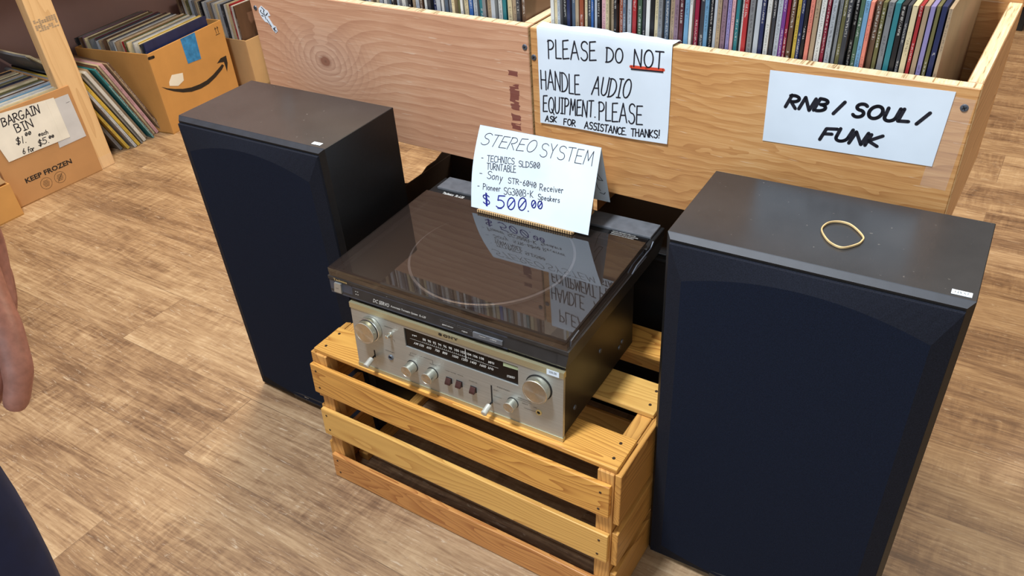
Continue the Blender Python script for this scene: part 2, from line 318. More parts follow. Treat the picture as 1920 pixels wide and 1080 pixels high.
# ------------------------------------------------------------------ handwriting
def arc(cx, cy, rx, ry, a0, a1, n=10): return [(cx+rx*math.cos(math.radians(a0+(a1-a0)*k/n)), cy+ry*math.sin(math.radians(a0+(a1-a0)*k/n))) for k in range(n+1)]
S_ = arc(.42, .76, .34, .24, 30, 262, 9)+arc(.36, .26, .36, .27, 82, -150, 10)
O_ = arc(.42, .5, .40, .5, 100, 468, 20)
GL = {
 'A': (.85, [[(0, 0), (.42, 1), (.85, 0)], [(.16, .36), (.7, .38)]]),
 'B': (.7, [[(0, 0), (.02, 1)], [(.02, 1)]+arc(.2, .76, .4, .23, 80, -85, 8)+arc(.2, .27, .46, .27, 85, -95, 9)]),
 'C': (.7, [arc(.42, .5, .42, .5, 50, 310, 14)]), 'D': (.78, [[(.04, 0), (.03, 1)], [(-.06, .98)]+arc(.1, .5, .66, .5, 85, -90, 12)+[(-.05, -.01)]]),
 'E': (.62, [[(.6, 1), (.02, .97), (0, 0), (.66, .03)], [(.03, .52), (.5, .54)]]),
 'F': (.6, [[(0, 0), (.03, .97), (.62, 1)], [(.03, .52), (.48, .54)]]),
 'G': (.8, [arc(.42, .5, .42, .5, 55, 330, 14)+[(.8, .42), (.45, .42)]]),
 'H': (.7, [[(0, 0), (0, 1)], [(.66, 0), (.66, 1)], [(0, .5), (.66, .53)]]),
 'I': (.4, [[(.2, 0), (.2, 1)], [(0, 1), (.42, 1)], [(0, 0), (.42, 0)]]),
 'K': (.66, [[(0, 0), (0, 1)], [(.62, .96), (.03, .42), (.66, 0)]]), 'L': (.56, [[(.02, 1), (0, .01), (.58, .02)]]),
 'M': (.86, [[(0, 0), (.12, 1), (.42, .3), (.72, 1), (.86, 0)]]), 'N': (.72, [[(0, 0), (.04, 1), (.66, 0), (.7, 1)]]),
 'O': (.84, [O_]), 'P': (.62, [[(.02, 0), (.03, 1)], [(-.04, .93)]+arc(.2, .74, .4, .25, 90, -100, 10)]),
 'Q': (.84, [O_, [(.5, .25), (.88, -.08)]]), 'R': (.68, [[(0, 0), (.03, 1)], [(-.04, .94)]+arc(.2, .74, .4, .25, 90, -95, 9)+[(.66, 0)]]),
 'S': (.72, [S_]), 'T': (.72, [[(0, .98), (.74, 1)], [(.38, 1), (.34, 0)]]),
 'U': (.7, [[(0, 1), (.02, .4)]+arc(.34, .32, .32, .32, 180, 360, 8)+[(.68, 1)]]), 'V': (.7, [[(0, 1), (.34, 0), (.7, 1)]]),
 'W': (1., [[(0, 1), (.24, 0), (.5, .8), (.74, 0), (1, 1)]]), 'Y': (.66, [[(0, 1), (.32, .52), (.64, 1)], [(.34, .5), (.26, 0)]]),
 'X': (.66, [[(0, 1), (.64, 0)], [(.62, 1), (0, 0)]]), 'Z': (.66, [[(0, 1), (.64, 1), (0, 0), (.68, 0)]]),
 'a': (.5, [arc(.24, .27, .23, .27, 60, 400, 12)+[(.48, 0)]]), 'c': (.44, [arc(.26, .27, .24, .27, 50, 310, 10)]),
 'e': (.5, [[(.04, .28), (.44, .3)]+arc(.24, .27, .22, .26, 20, 310, 12)]), 'f': (.4, [arc(.3, .8, .16, .18, 30, 170, 6)+[(.12, 0)], [(0, .5), (.34, .52)]]),
 'h': (.5, [[(0, 0), (0, 1)], [(0, .4)]+arc(.2, .34, .2, .2, 150, 0, 6)+[(.42, 0)]]), 'i': (.16, [[(.06, 0), (.06, .55)], [(.06, .75), (.07, .8)]]),
 'k': (.46, [[(0, 0), (0, .9)], [(.38, .55), (.02, .25), (.42, 0)]]), 'n': (.5, [[(0, 0), (0, .55)], [(0, .4)]+arc(.2, .34, .2, .2, 150, 0, 6)+[(.42, 0)]]),
 'o': (.52, [arc(.25, .28, .25, .28, 100, 468, 14)]), 'p': (.5, [[(0, -.4), (.02, .55)], arc(.2, .28, .25, .27, 130, -150, 10)]),
 'r': (.36, [[(0, 0), (.02, .55)], [(.02, .35)]+arc(.2, .36, .18, .2, 150, 40, 5)]), 's': (.42, [[(x*.55+.02, y*.55) for x, y in S_]]),
 'u': (.48, [[(0, .55)]+arc(.2, .2, .2, .2, 180, 360, 6)+[(.42, .55), (.44, 0)]]), 'v': (.44, [[(0, .55), (.2, 0), (.42, .55)]]),
 'y': (.46, [[(0, .55), (.2, .05)], [(.42, .55), (.1, -.45)]]),
 '0': (.66, [arc(.32, .5, .30, .5, 100, 468, 18), [(.1, .15), (.56, .85)]]), '1': (.2, [[(.1, 0), (.12, 1)]]),
 '3': (.6, [arc(.24, .76, .3, .24, 140, -90, 9)+arc(.24, .26, .36, .27, 90, -150, 10)]), '4': (.62, [[(.1, 1), (.02, .45), (.6, .48)], [(.5, 1), (.46, 0)]]),
 '5': (.62, [[(.6, 1), (.1, .97), (.06, .6)]+arc(.24, .32, .36, .32, 95, -140, 10)]), '6': (.58, [[(.4, 1), (.1, .6)]+arc(.28, .28, .26, .28, 170, 520, 14)]),
 '$': (.62, [[(.04+x*.8, .06+y*.86) for x, y in S_], [(.36, 1.1), (.3, -.1)], [(.42, 1.08), (.38, -.1)]]),
 '/': (.4, [[(0, 0), (.42, 1)]]), '-': (.6, [[(.05, .5), (.45, .52)]]), '.': (.2, [[(.06, .02), (.1, .03)]]), '!': (.2, [[(.1, .3), (.14, 1.05)], [(.06, .02), (.09, .04)]]), ' ': (.45, []),
}
def ribbon(bm, pts, w_, frame, d, mi=0):
    """flat pen stroke with round ends"""
    for (a, b) in zip(pts, pts[1:]):
        dx, dy = b[0]-a[0], b[1]-a[1]; L = math.hypot(dx, dy) or 1e-9
        nx, ny = -dy/L*w_/2, dx/L*w_/2
        q = [(a[0]+nx, a[1]+ny), (a[0]-nx, a[1]-ny), (b[0]-nx, b[1]-ny), (b[0]+nx, b[1]+ny)]
        f_ = bm.faces.new([bm.verts.new(frame(u, v, d)) for u, v in q]); f_.material_index = mi
    for k, p_ in enumerate(pts):
        f_ = bm.faces.new([bm.verts.new(frame(p_[0]+w_/2*math.cos(-2*PI*j/8), p_[1]+w_/2*math.sin(-2*PI*j/8), d)) for j in range(8)]); f_.material_index = mi
def write(bm, txt, q, w_, frame, d=.0004, mi=0, wob=.03, gap=.2):
    BLx, BLy, BRx, BRy, TLx, TLy = q
    tot = 0; xs = []
    for ch in txt:
        xs.append(tot); tot += GL[ch][0]+gap
    tot -= gap
    for ch, x in zip(txt, xs):
        j = [random.uniform(-wob, wob) for _ in range(4)]
        for st in GL[ch][1]:
            pl = []
            for (gx, gy) in st:
                a = (x+gx*(1+j[0]))/tot; b = gy*(1+j[1])+j[2]+gx*j[3]
                pl.append((BLx+(BRx-BLx)*a+(TLx-BLx)*b, BLy+(BRy-BLy)*a+(TLy-BLy)*b))
            ribbon(bm, pl, w_, frame, d, mi)
def printed(bm, txt, q, frame, d=.0003, mi=0, bold=0.):
    cu = bpy.data.curves.new('t', 'FONT'); cu.body = txt; cu.resolution_u = 2; cu.offset = bold
    o = bpy.data.objects.new('t', cu); COL.objects.link(o); bpy.context.view_layer.update()
    me = o.evaluated_get(bpy.context.evaluated_depsgraph_get()).to_mesh()
    xs = [v.co.x for v in me.vertices]; x0, x1 = min(xs), max(xs); H = .70
    BLx, BLy, BRx, BRy, TLx, TLy = q; vs = []
    for v in me.vertices:
        a = (v.co.x-x0)/(x1-x0); b = v.co.y/H
        vs.append(bm.verts.new(frame(BLx+(BRx-BLx)*a+(TLx-BLx)*b, BLy+(BRy-BLy)*a+(TLy-BLy)*b, d)))
    for p_ in me.polygons:
        try: f_ = bm.faces.new([vs[i] for i in p_.vertices]); f_.material_index = mi
        except ValueError: pass
    o.to_mesh_clear(); bpy.data.objects.remove(o); bpy.data.curves.remove(cu)
# ------------------------------------------------------------------ the setting
bm = BM(); box(bm, -3.05, 3.2, -1.6, 6.0, -.02, 0); struct('floor', bm, 'floor')
bm = BM(); box(bm, -3.05, -3.0, -1.6, 6.0, 0, 2.8); struct('wall_left', bm, 'mauve')
bm = BM(); box(bm, -3.0, 3.2, 6.0, 6.05, 0, 2.8); struct('wall_back', bm, plain('taupe painted wall', srgb(150, 134, 122), .8))

# ------------------------------------------------------------------ record bins
BO = Vector((0, 1.0407, 0)); BA = -.0161
def bpos(X, dy=0., z=0.): return BO+Vector((math.cos(BA)*X-math.sin(BA)*dy, math.sin(BA)*X+math.cos(BA)*dy, z))
ZB, ZT = .513, .763
def panel(name, b, face, parent, edge_axis=2, both=False):
    bm = BM(); box(bm, *b, bev=.0012)
    bm.normal_update(); zt = max(v.co.z for v in bm.verts); cx = sum(v.co.x for v in bm.verts)/len(bm.verts)
    for f_ in bm.faces:
        if abs(f_.normal.z) > .9 or (both and abs(f_.normal.x) > .9 and edge_axis == 2): f_.material_index = 1
    return obj(name, bm, [face, 'ply_edge'], parent)
def screw(parent, x, y, z, nrm=(0, -1, 0)):
    bm = BM(); n = Vector(nrm); cyl(bm, (x, y, z), n, .0048, .004, .0012, 16)
    for k in (0, 1):
        a = Vector((math.cos(.5+k*PI/2), 0, math.sin(.5+k*PI/2))); b = n.cross(a); c = Vector((x, y, z))+n*.0013
        f_ = bm.faces.new([bm.verts.new(c+a*.0028*s1+b*.0006*s2) for s1, s2 in ((1, 1), (-1, 1), (-1, -1), (1, -1))]); f_.material_index = 1
    return obj('screw', bm, ['steel', 'black'], parent)
def bin_(label, X0, w_, face, screws):
    t_ = thing('record_bin', label, 'record bin', bpos(X0), BA, 'plywood record bins')
    panel('front_panel', (0, w_, 0, .018, ZB, ZT), face, t_, both=True)
    for x in (0, w_-.018): panel('side_panel', (x, x+.018, .0185, .352, ZB, ZT), 'ply_in', t_)
    panel('back_panel', (0, w_, .3525, .3705, ZB, ZT+.012), 'ply_tan', t_)
    panel('bottom_panel', (.0185, w_-.0185, .0185, .352, ZB, ZB+.012), 'ply_in', t_)
    for x in (.012, w_-.052):
        for y in (.045, .19):
            bm = BM(); box(bm, x, x+.04, y, y+.04, 0, ZB-.0005, .002); obj('leg', bm, 'stud', t_)
    for x, z in screws: screw(t_, x, 0, z)
    return t_
lb = bin_('pinkish plywood record bin with a big knot and dark drips, on the left', -1.297, .632, 'ply_pink', [(.012, .728), (.625, .731)])
rb = bin_('tan plywood record bin holding the two white paper signs', -.661, .617, 'ply_tan', [(.005, .717), (.605, .738)])
bm = BM()   # clear packing tape over the right end of the tan bin
for q in ((.598, .69, .030, .12, -.05),):
    x, z, w_, h_, a = q; c_, s_ = math.cos(a), math.sin(a)
    pts = [(x+u*c_-v*s_, z+u*s_+v*c_) for u, v in ((-w_/2, -h_/2), (w_/2, -h_/2), (w_/2, h_/2), (-w_/2, h_/2))]
    pts = [(min(u, .615), v) for u, v in pts]
    prism(bm, pts, .0002, .0004, lambda u, v, d: Vector((u, -d, v)))
obj('tape', bm, 'tape', rb)
FB = lambda X0: (lambda u, v, d: Vector((u-X0, -d, v)))

# ---- records
RC = {'white': (214, 214, 208), 'cream': (214, 198, 158), 'tan': (170, 148, 120), 'brown': (98, 72, 54), 'black': (26, 26, 30), 'charcoal': (58, 60, 66),
 'grey': (126, 128, 130), 'silver': (178, 184, 190), 'navy': (34, 44, 84), 'blue': (48, 96, 160), 'sky blue': (112, 160, 194), 'teal': (44, 120, 128),
 'green': (74, 100, 78), 'olive': (104, 100, 62), 'yellow': (204, 174, 70), 'orange': (204, 108, 54), 'rust': (146, 74, 48), 'red': (168, 46, 50),
 'crimson': (136, 28, 56), 'maroon': (86, 40, 48), 'pink': (206, 160, 164), 'salmon': (218, 130, 112), 'purple': (110, 56, 130), 'lavender': (140, 132, 180), 'slate': (84, 100, 118), 'mauve': (134, 108, 122)}
def sleeve_mat(nm):
    r, g, b = RC[nm]; t = NT(nm+' record sleeve')
    base = srgb(r, g, b); lum = (r+g+b)/3
    dk = tuple(c*.72 for c in base[:3])+(1,)
    oi = t.n('ShaderNodeObjectInfo').outputs['Random']
    gsep = t.n('ShaderNodeSeparateXYZ', {0: t.coord('Generated')}); gx, gy, gz = gsep.outputs
    v = t.coord('Object', rand=9.)
    n = t.noise(t.n('ShaderNodeMapping', {'Vector': v, 'Scale': (1, 3, .6)}).outputs[0], 7., 4, .6)
    col = t.mix(t.ramp(n, [(.35, G(0)), (.65, G(1))]), dk, base)
    # worn picture on the cover faces: broad soft patches
    pic = t.noise(v, 11., 2, .4)
    cov = t.math('MULTIPLY', t.ramp(pic, [(.52, G(0)), (.56, G(.55))]), t.math('MULTIPLY', t.math('GREATER_THAN', gz, .12), t.math('LESS_THAN', gz, .88)))
    nrm = t.n('ShaderNodeSeparateXYZ', {0: t.n('ShaderNodeTexCoord').outputs['Normal']})
    isx = t.math('GREATER_THAN', t.math('ABSOLUTE', nrm.outputs[0]), .8)
    col = t.mix(t.math('MULTIPLY', cov, isx), col, srgb(min(255, r*.5+90), min(255, g*.5+70), min(255, b*.5+60)))
    # title print along the spine
    ph = t.n('ShaderNodeCombineXYZ', {0: t.math('MULTIPLY', gx, 2.4), 1: t.math('MULTIPLY', oi, 40.), 2: t.math('MULTIPLY', gz, 230.)}).outputs[0]
    tx = t.math('GREATER_THAN', t.noise(ph, 1., 1), .5)
    seg = t.math('GREATER_THAN', t.noise(t.n('ShaderNodeCombineXYZ', {0: 0., 1: t.math('MULTIPLY', oi, 60.), 2: t.math('MULTIPLY', gz, 7.)}).outputs[0], 1., 0), .49)
    cen = t.math('LESS_THAN', t.math('ABSOLUTE', t.math('SUBTRACT', gx, .5)), .19)
    isy = t.math('GREATER_THAN', t.math('ABSOLUTE', nrm.outputs[1]), .7)
    mk = t.math('MULTIPLY', t.math('MULTIPLY', tx, seg), t.math('MULTIPLY', cen, isy))
    col = t.mix(t.math('MULTIPLY', mk, .42), col, srgb(40, 36, 40) if lum > 118 else srgb(216, 212, 204))
    return t.fin(col, .38)
for nm in RC: M['sl '+nm] = sleeve_mat(nm)
def sleeve(nm, th, L=.315, soft=0.):
    """LP sleeve standing on its lower edge: spine at -y, open mouth at +y, slightly puffed in the middle"""
    bm = BM(); n = 4; gr = {}
    for s in (-1, 1):
        for i in range(n+1):
            for k in range(n+1):
                e = (1-abs(2*i/n-1)**3)*(1-abs(2*k/n-1)**3)
                x = s*(th*.40+th*.10*e)+soft*math.sin(i*1.3+k*.7)
                gr[s, i, k] = bm.verts.new((x, L*i/n+random.uniform(-.0004, .0004)*(i in (0, n)), L*k/n))
    for i in range(n):
        for k in range(n):
            bm.faces.new([gr[1, i, k], gr[1, i+1, k], gr[1, i+1, k+1], gr[1, i, k+1]])
            bm.faces.new([gr[-1, i, k+1], gr[-1, i+1, k+1], gr[-1, i+1, k], gr[-1, i, k]])
    for k in range(n):
        bm.faces.new([gr[-1, 0, k], gr[1, 0, k], gr[1, 0, k+1], gr[-1, 0, k+1]])
        bm.faces.new([gr[1, n, k], gr[-1, n, k], gr[-1, n, k+1], gr[1, n, k+1]]).material_index = 1
        bm.faces.new([gr[1, k, 0], gr[-1, k, 0], gr[-1, k+1, 0], gr[1, k+1, 0]])
        bm.faces.new([gr[-1, k, n], gr[1, k, n], gr[1, k+1, n], gr[-1, k+1, n]]).material_index = 0
    o = obj('record_sleeve', bm, ['sl '+nm, 'paper_cream'])
    return o
USED = set()
def lab(seq, i, where, a='after', b='before'):
    n_ = lambda k: seq[k] if 0 <= k < len(seq) else None
    for el, er in ((1, 1), (2, 1), (1, 2), (2, 2), (3, 1), (1, 3), (3, 2), (2, 3)):
        L_ = [n_(i-k) for k in range(el, 0, -1) if n_(i-k)]; R2 = [n_(i+k) for k in range(1, er+1) if n_(i+k)]
        if L_ and R2: s = f"{seq[i]} sleeve {a} {', '.join(L_)} and {b} {', '.join(R2)} {where}"
        elif L_: s = f"last sleeve of the row, {seq[i]}, {a} {', '.join(L_)} {where}"
        else: s = f"first sleeve of the row, {seq[i]}, {b} {', '.join(R2)} {where}"
        if s not in USED: break
    USED.add(s); return s
def row(seq, X0, X1, where, group, wts=None):
    """records standing side by side in a bin, spines to the front"""
    n = len(seq); base = (X1-X0)/n; ws = [base*random.uniform(.72, 1.28) for _ in seq]; k = (X1-X0)/sum(ws); x = X0
    for i, nm in enumerate(seq):
        th = ws[i]*k; X = x+th/2; x += th
        o = sleeve(nm, th*.95); o.location = bpos(X, .024+random.uniform(0, .009), ZB+.0125)
        o.rotation_euler = (0, 0, BA)
        tag(o, lab(seq, i, where), 'record', group)
left_seq = ('charcoal tan black silver charcoal white brown silver black slate cream charcoal grey white tan black cream silver white slate black silver grey white '
 'black tan silver brown white charcoal navy silver white slate grey cream olive white cream blue silver teal grey tan silver white teal cream tan').split()
right_seq = ['white', 'cream', 'silver', 'black', 'navy', 'slate', 'tan', 'rust', 'cream', 'charcoal', 'blue', 'silver', 'black', 'pink', 'cream', 'tan', 'black', 'rust', 'slate', 'silver', 'red',
 'green', 'charcoal', 'white', 'black', 'cream', 'grey', 'slate', 'tan', 'mauve', 'maroon', 'sky blue', 'white', 'crimson', 'charcoal', 'sky blue', 'black', 'silver', 'tan', 'mauve', 'lavender', 'pink',
 'teal', 'white', 'red', 'grey', 'silver', 'navy', 'white', 'charcoal', 'silver', 'purple', 'crimson', 'brown', 'yellow', 'navy', 'black', 'salmon', 'tan', 'white', 'crimson', 'silver', 'grey',
 'olive', 'charcoal', 'black', 'green', 'sky blue', 'salmon', 'brown', 'olive', 'grey', 'teal', 'black', 'charcoal', 'cream', 'red', 'tan', 'lavender', 'olive', 'navy']
left_seq += ['charcoal', 'brown']
left_seq = 'tan grey charcoal silver black white slate tan charcoal cream black silver grey white charcoal brown silver cream black'.split()+left_seq
row(left_seq, -1.275, -.6835, 'in the pinkish bin', 'records in the pinkish plywood bin')
row(right_seq, -.640, -.103, 'in the tan bin', 'records in the tan plywood bin')
o = sleeve('tan', .005); o.location = bpos(-.099, .026, ZB+.0125); o.rotation_euler = (0, 0, BA)
tag(o, 'plain tan sleeve facing the empty right end of the tan bin', 'record', 'records in the tan plywood bin')
for k, (x, nm) in enumerate(((-.682, 'charcoal'), (-.6775, 'brown'))):
    pass
# ---- signs on the tan bin
W = {'board': [('PLEASE', -0.6285, 0.7201, -0.5468, 0.7283, -0.6284, 0.7483),
 ('DO', -0.5294, 0.728, -0.5027, 0.7294, -0.5286, 0.7497),
 ('NOT', -0.4847, 0.7281, -0.4395, 0.7303, -0.4845, 0.7534),
 ('_red', -0.4883, 0.7247, -0.4394, 0.7274),
 ('HANDLE', -0.6438, 0.67, -0.575, 0.6705, -0.6437, 0.7009),
 ('AUDIO', -0.5543, 0.6738, -0.4912, 0.6783, -0.5491, 0.7024),
 ('EQUIPMENT.', -0.6419, 0.6318, -0.5469, 0.6378, -0.6407, 0.6582),
 ('PLEASE', -0.5414, 0.6356, -0.469, 0.6415, -0.5414, 0.6659),
 ('ASK', -0.6385, 0.6163, -0.618, 0.6183, -0.6373, 0.6256),
 ('FOR', -0.6039, 0.6165, -0.5829, 0.6178, -0.6036, 0.6266),
 ('ASSISTANCE.', -0.5665, 0.6178, -0.4937, 0.6196, -0.5657, 0.6289),
 ('THANKS!', -0.4857, 0.6201, -0.4394, 0.6253, -0.4861, 0.632),
 ('@RNB', -0.2629, 0.7039, -0.2123, 0.7057, -0.2619, 0.7212),
 ('@/', -0.2009, 0.7063, -0.1941, 0.7066, -0.1969, 0.7228),
 ('@SOUL', -0.1787, 0.7064, -0.1131, 0.7098, -0.1796, 0.7231),
 ('@/', -0.1024, 0.709, -0.095, 0.7092, -0.0984, 0.7263),
 ('@FUNK', -0.212, 0.6678, -0.1409, 0.6722, -0.2115, 0.6842)], 'tent': [('STEREO', 0.0068, 0.1071, 0.1059, 0.1102, 0.014, 0.1269),
 ('SYSTEM', 0.1167, 0.1078, 0.2094, 0.1085, 0.1191, 0.1298),
 ('- TECHNICS', 0.0143, 0.081, 0.0742, 0.0862, 0.0135, 0.0925),
 ('SLD500', 0.0827, 0.0841, 0.1213, 0.0883, 0.0814, 0.0949),
 ('TURNTABLE', 0.0264, 0.0692, 0.0789, 0.0734, 0.0254, 0.0815),
 ('- Sony', 0.0131, 0.0534, 0.0561, 0.0552, 0.0145, 0.0678),
 ('STR-6040', 0.0672, 0.0543, 0.1192, 0.0563, 0.0664, 0.0647),
 ('Receiver', 0.1259, 0.0536, 0.1678, 0.0575, 0.125, 0.0663),
 ('- Pioneer', 0.0117, 0.0327, 0.0545, 0.0374, 0.0117, 0.0447),
 ('SG300B-K', 0.0616, 0.0343, 0.1157, 0.0392, 0.0604, 0.0473),
 ('Speakers', 0.1246, 0.0388, 0.1637, 0.0413, 0.1237, 0.0494),
 ('*$', 0.0229, 0.0098, 0.0366, 0.0092, 0.0201, 0.0279),
 ('*500', 0.0502, 0.0082, 0.1052, 0.0149, 0.0501, 0.0289),
 ('*.', 0.1086, 0.0152, 0.1115, 0.0158, 0.1081, 0.0181),
 ('*00', 0.1147, 0.0225, 0.1351, 0.0246, 0.1134, 0.035)], 'barg': [('BARGAIN', 0.0638, 0.2527, 0.1823, 0.253, 0.0668, 0.2781),
 ('BIN', 0.0938, 0.2203, 0.147, 0.22, 0.0932, 0.2453),
 ('$1.', 0.076, 0.1898, 0.1086, 0.1852, 0.0817, 0.2103),
 ('00', 0.1123, 0.2035, 0.1306, 0.2019, 0.1147, 0.213),
 ('EACH', 0.1493, 0.1858, 0.1801, 0.1847, 0.1522, 0.1986),
 ('6 for', 0.0835, 0.1546, 0.1189, 0.1519, 0.0877, 0.1709),
 ('$5.', 0.1358, 0.1587, 0.1724, 0.1564, 0.1397, 0.1777),
 ('00', 0.1759, 0.1677, 0.1927, 0.1669, 0.1777, 0.1759),
 ('#KEEP FROZEN', 0.0556, 0.0671, 0.2146, 0.0633, 0.0578, 0.0792),
 ('_sheetA', 0.0681, 0.295, 0.2405, 0.2794, 0.2407, 0.1469, 0.0347, 0.149, 0.021, 0.2347),
 ('_sheetB', 0.2408, 0.2747, 0.2868, 0.2741, 0.2916, 0.1292, 0.1956, 0.1274),
 ('_circ1', 0.1117, 0.0401, 0.1308, 0.0311),
 ('_circ2', 0.1594, 0.0396, 0.1783, 0.0309)], 'recv': [('_knobL', 0.0392, 0.0895),
 ('_knobLtip', 0.0235, 0.0751),
 ('_toggle', 0.0774, 0.0897),
 ('_levL', 0.0375, 0.0353),
 ('_jack', 0.0716, 0.0415),
 ('_bass', 0.1146, 0.0407),
 ('_treb', 0.1538, 0.0412),
 ('_sw1', 0.185, 0.0379),
 ('_sw2', 0.2043, 0.0399),
 ('_sw3', 0.23, 0.0392),
 ('_slotT', 0.2626, 0.0591),
 ('_slotB', 0.2629, 0.0262),
 ('_knobS', 0.3003, 0.0413),
 ('_knobR', 0.3445, 0.0864),
 ('_jackR', 0.3436, 0.04),
 ('_winTL', 0.1053, 0.1104),
 ('_winBL', 0.1063, 0.0749),
 ('_winTR', 0.3101, 0.1099),
 ('_winBR', 0.3092, 0.0752),
 ('_price', 0.3575, 0.1243, 0.377, 0.1268, 0.376, 0.1168, 0.3572, 0.1176),
 ('_band', 0.0468, 0.1152),
 ('_band2', 0.3824, 0.1156),
 ('_bband', -0.0002, 0.0073),
 ('_meter', 0.2837, 0.1077, 0.3097, 0.1079, 0.3096, 0.1029, 0.284, 0.101),
 ('_sliderhandle', 0.0388, 0.031, 0.0248, 0.0127),
 ('_slider2', 0.2647, 0.0255, 0.2514, 0.0079),
 ('^SONY', 0.1724, 0.1197, 0.2082, 0.121, 0.1721, 0.1249),
 ('#FM', 0.1198, 0.0983, 0.1282, 0.0994, 0.1193, 0.1008),
 ('#88  90  92  94  96  98  100 102 104 106 108', 0.1392, 0.0968, 0.2506, 0.0987, 0.1392, 0.1012),
 ('#MHz', 0.258, 0.0964, 0.2683, 0.0977, 0.2586, 0.1009),
 ('#AM 530   600    700   800     1000   1200  1400   1600  kHz', 0.1204, 0.0836, 0.2664, 0.086, 0.1216, 0.0881),
 ('#STEREO', 0.2893, 0.0827, 0.3027, 0.0842, 0.2897, 0.0865),
 ('#STEREO RECEIVER STR-6040', 0.2164, 0.1081, 0.2781, 0.1073, 0.2158, 0.1101),
 ('_line1', 0.1145, 0.0921, 0.2749, 0.0932)], 'turn': [('#Technics', 0.0123, 0.0307, 0.0435, 0.0316, 0.0138, 0.0362),
 ('_button', 0.0151, 0.0238, 0.0313, 0.0249, 0.0266, 0.0048, 0.0101, 0.003),
 ('_panel', 0.0469, 0.0249, 0.0425, 0.0053),
 ('_panelR', 0.332, 0.022, 0.3315, 0.0065),
 ('#DC SERVO', 0.0878, 0.0093, 0.119, 0.0113, 0.0896, 0.0159),
 ('#Automatic Turntable System  SL-L20', 0.1224, 0.011, 0.1887, 0.0122, 0.1235, 0.0145),
 ('_b1', 0.2168, 0.0198, 0.2435, 0.0187),
 ('_b2', 0.2464, 0.0193, 0.2725, 0.0178),
 ('_b3', 0.2746, 0.0123, 0.3246, 0.0147, 0.3244, 0.0092, 0.2742, 0.0066),
 ('#reject', 0.254, 0.0093, 0.2638, 0.0107, 0.2545, 0.0122),
 ('#speed selector', 0.2187, 0.0095, 0.2387, 0.0112, 0.2197, 0.0123),
 ('_recess', 0.334, 0.0217, 0.4114, 0.0234, 0.4097, 0.0037)]}
def sign(name, label, cat, loc, rz, build, mats):
    t_ = thing(name, label, cat, loc, rz); return t_
X0 = -.661
s1 = thing('paper_sign', 'white paper sign reading PLEASE DO NOT HANDLE AUDIO EQUIPMENT, folded over the tan bin', 'sign', bpos(X0), BA)
f0 = lambda u, v, d: Vector((u-X0, -d, v))
bm = BM()
N = 14; fr_ = []
prof = [(.612, .0022), (.64, .0008), (.70, .0009), (.745, .0012), (.762, .0016), (.7665, .0005), (.7672, -.006), (.7672, -.017), (.762, -.0205)]
for i in range(N+1):
    u = -.6475+(.2205)*i/N; rowv = []
    for j, (v, d) in enumerate(prof):
        uu = u+(.0008 if j < 3 else 0)*(i-N/2)/N+(.004*(j-4) if j > 5 and i == N else 0)*.3
        dz = (random.uniform(-.002, .002) if j > 6 else 0)+(.0035*math.sin(i*.5) if j == 0 else 0)*.2+.006*(i/N)*(j < 1)*1.0
        rowv.append((uu, v+dz, d))
    fr_.append(rowv)
th = .0003
for lay, sgn in ((0, 1), (1, -1)):
    g = [[bm.verts.new(f0(u, v, d+lay*th)) for u, v, d in r_] for r_ in fr_]
    for i in range(N):
        for j in range(len(prof)-1):
            q = [g[i][j], g[i+1][j], g[i+1][j+1], g[i][j+1]]
            bm.faces.new(q if lay else q[::-1])
obj('paper', bm, 'paper', s1, smooth=True)
def fp(u, v, d):
    for (v0, d0), (v1, d1) in zip(prof, prof[1:]):
        if v <= v1: return f0(u, v, d0+(d1-d0)*max(0, (v-v0)/(v1-v0))+d)
    return f0(u, v, d+.002)
bm = BM(); bm2 = BM()
for q in W['board']:
    if q[0][0] in '_@': continue
    write(bm, q[0], q[1:], .0021 if q[0] not in ('ASK', 'FOR', 'ASSISTANCE.', 'THANKS!') else .0019, fp, .0006)
ribbon(bm, [(-.4883, .7235), (-.4394, .7262)], .0022, fp, .0009)
obj('lettering', bm, 'ink', s1)
ribbon(bm2, [(-.4895, .7268), (-.465, .7278), (-.4385, .7292)], .0045, fp, .0005); tag(obj('underline', bm2, 'ink_red', s1), 'orange red underline')
s2 = thing('paper_sign', 'long white paper sign reading RNB / SOUL / FUNK taped to the tan bin', 'sign', bpos(X0), BA)
bm = BM(); prism(bm, [(-.287, .6515), (-.073, .6585), (-.0690, .7560), (-.2890, .7505)], .0006, .0009, f0); obj('paper', bm, 'paper', s2)
bm = BM()
for q in W['board']:
    if q[0][0] == '@': write(bm, q[0][1:], q[1:5]+(q[5]+(.005 if len(q[0]) > 2 else 0), q[6]), .0046, f0, .00105, wob=.07)
obj('lettering', bm, 'ink', s2)
# sticker on the pinkish bin: pale cut out with dark scribbles
X0b = -1.297
st = thing('sticker', 'small pale blue cut out sticker with dark scribbles on the pinkish bin', 'sticker', bpos(X0b), BA)
f1 = lambda u, v, d: Vector((u-X0b, -d, v))
bm = BM()
px = [(480, 60), (560, 130), (680, 190), (710, 320), (600, 350), (660, 470), (710, 600), (790, 620), (800, 760), (700, 830), (640, 760), (590, 620), (520, 545), (430, 530), (360, 430), (310, 260), (350, 150)]
def skp(x, y): return (-1.2665+(x-480)*.0000775*.95+(y-60)*.0000095, .7340-(y-60)*.0000640)
prism(bm, [skp(*p_) for p_ in px][::-1], .0003, .0006, f1); obj('backing', bm, 'paper', st)
bm = BM()
for ln in ([(480, 100), (550, 170), (500, 230), (500, 440)], [(400, 260), (470, 310)], [(380, 350), (440, 360)], [(540, 450), (620, 640)], [(640, 250), (600, 290), (540, 330)], [(670, 680), (700, 790)], [(760, 650), (690, 700), (760, 760)], [(420, 190), (380, 240)]):
    ribbon(bm, [skp(*p_) for p_ in ln], .0017, f1, .0009)
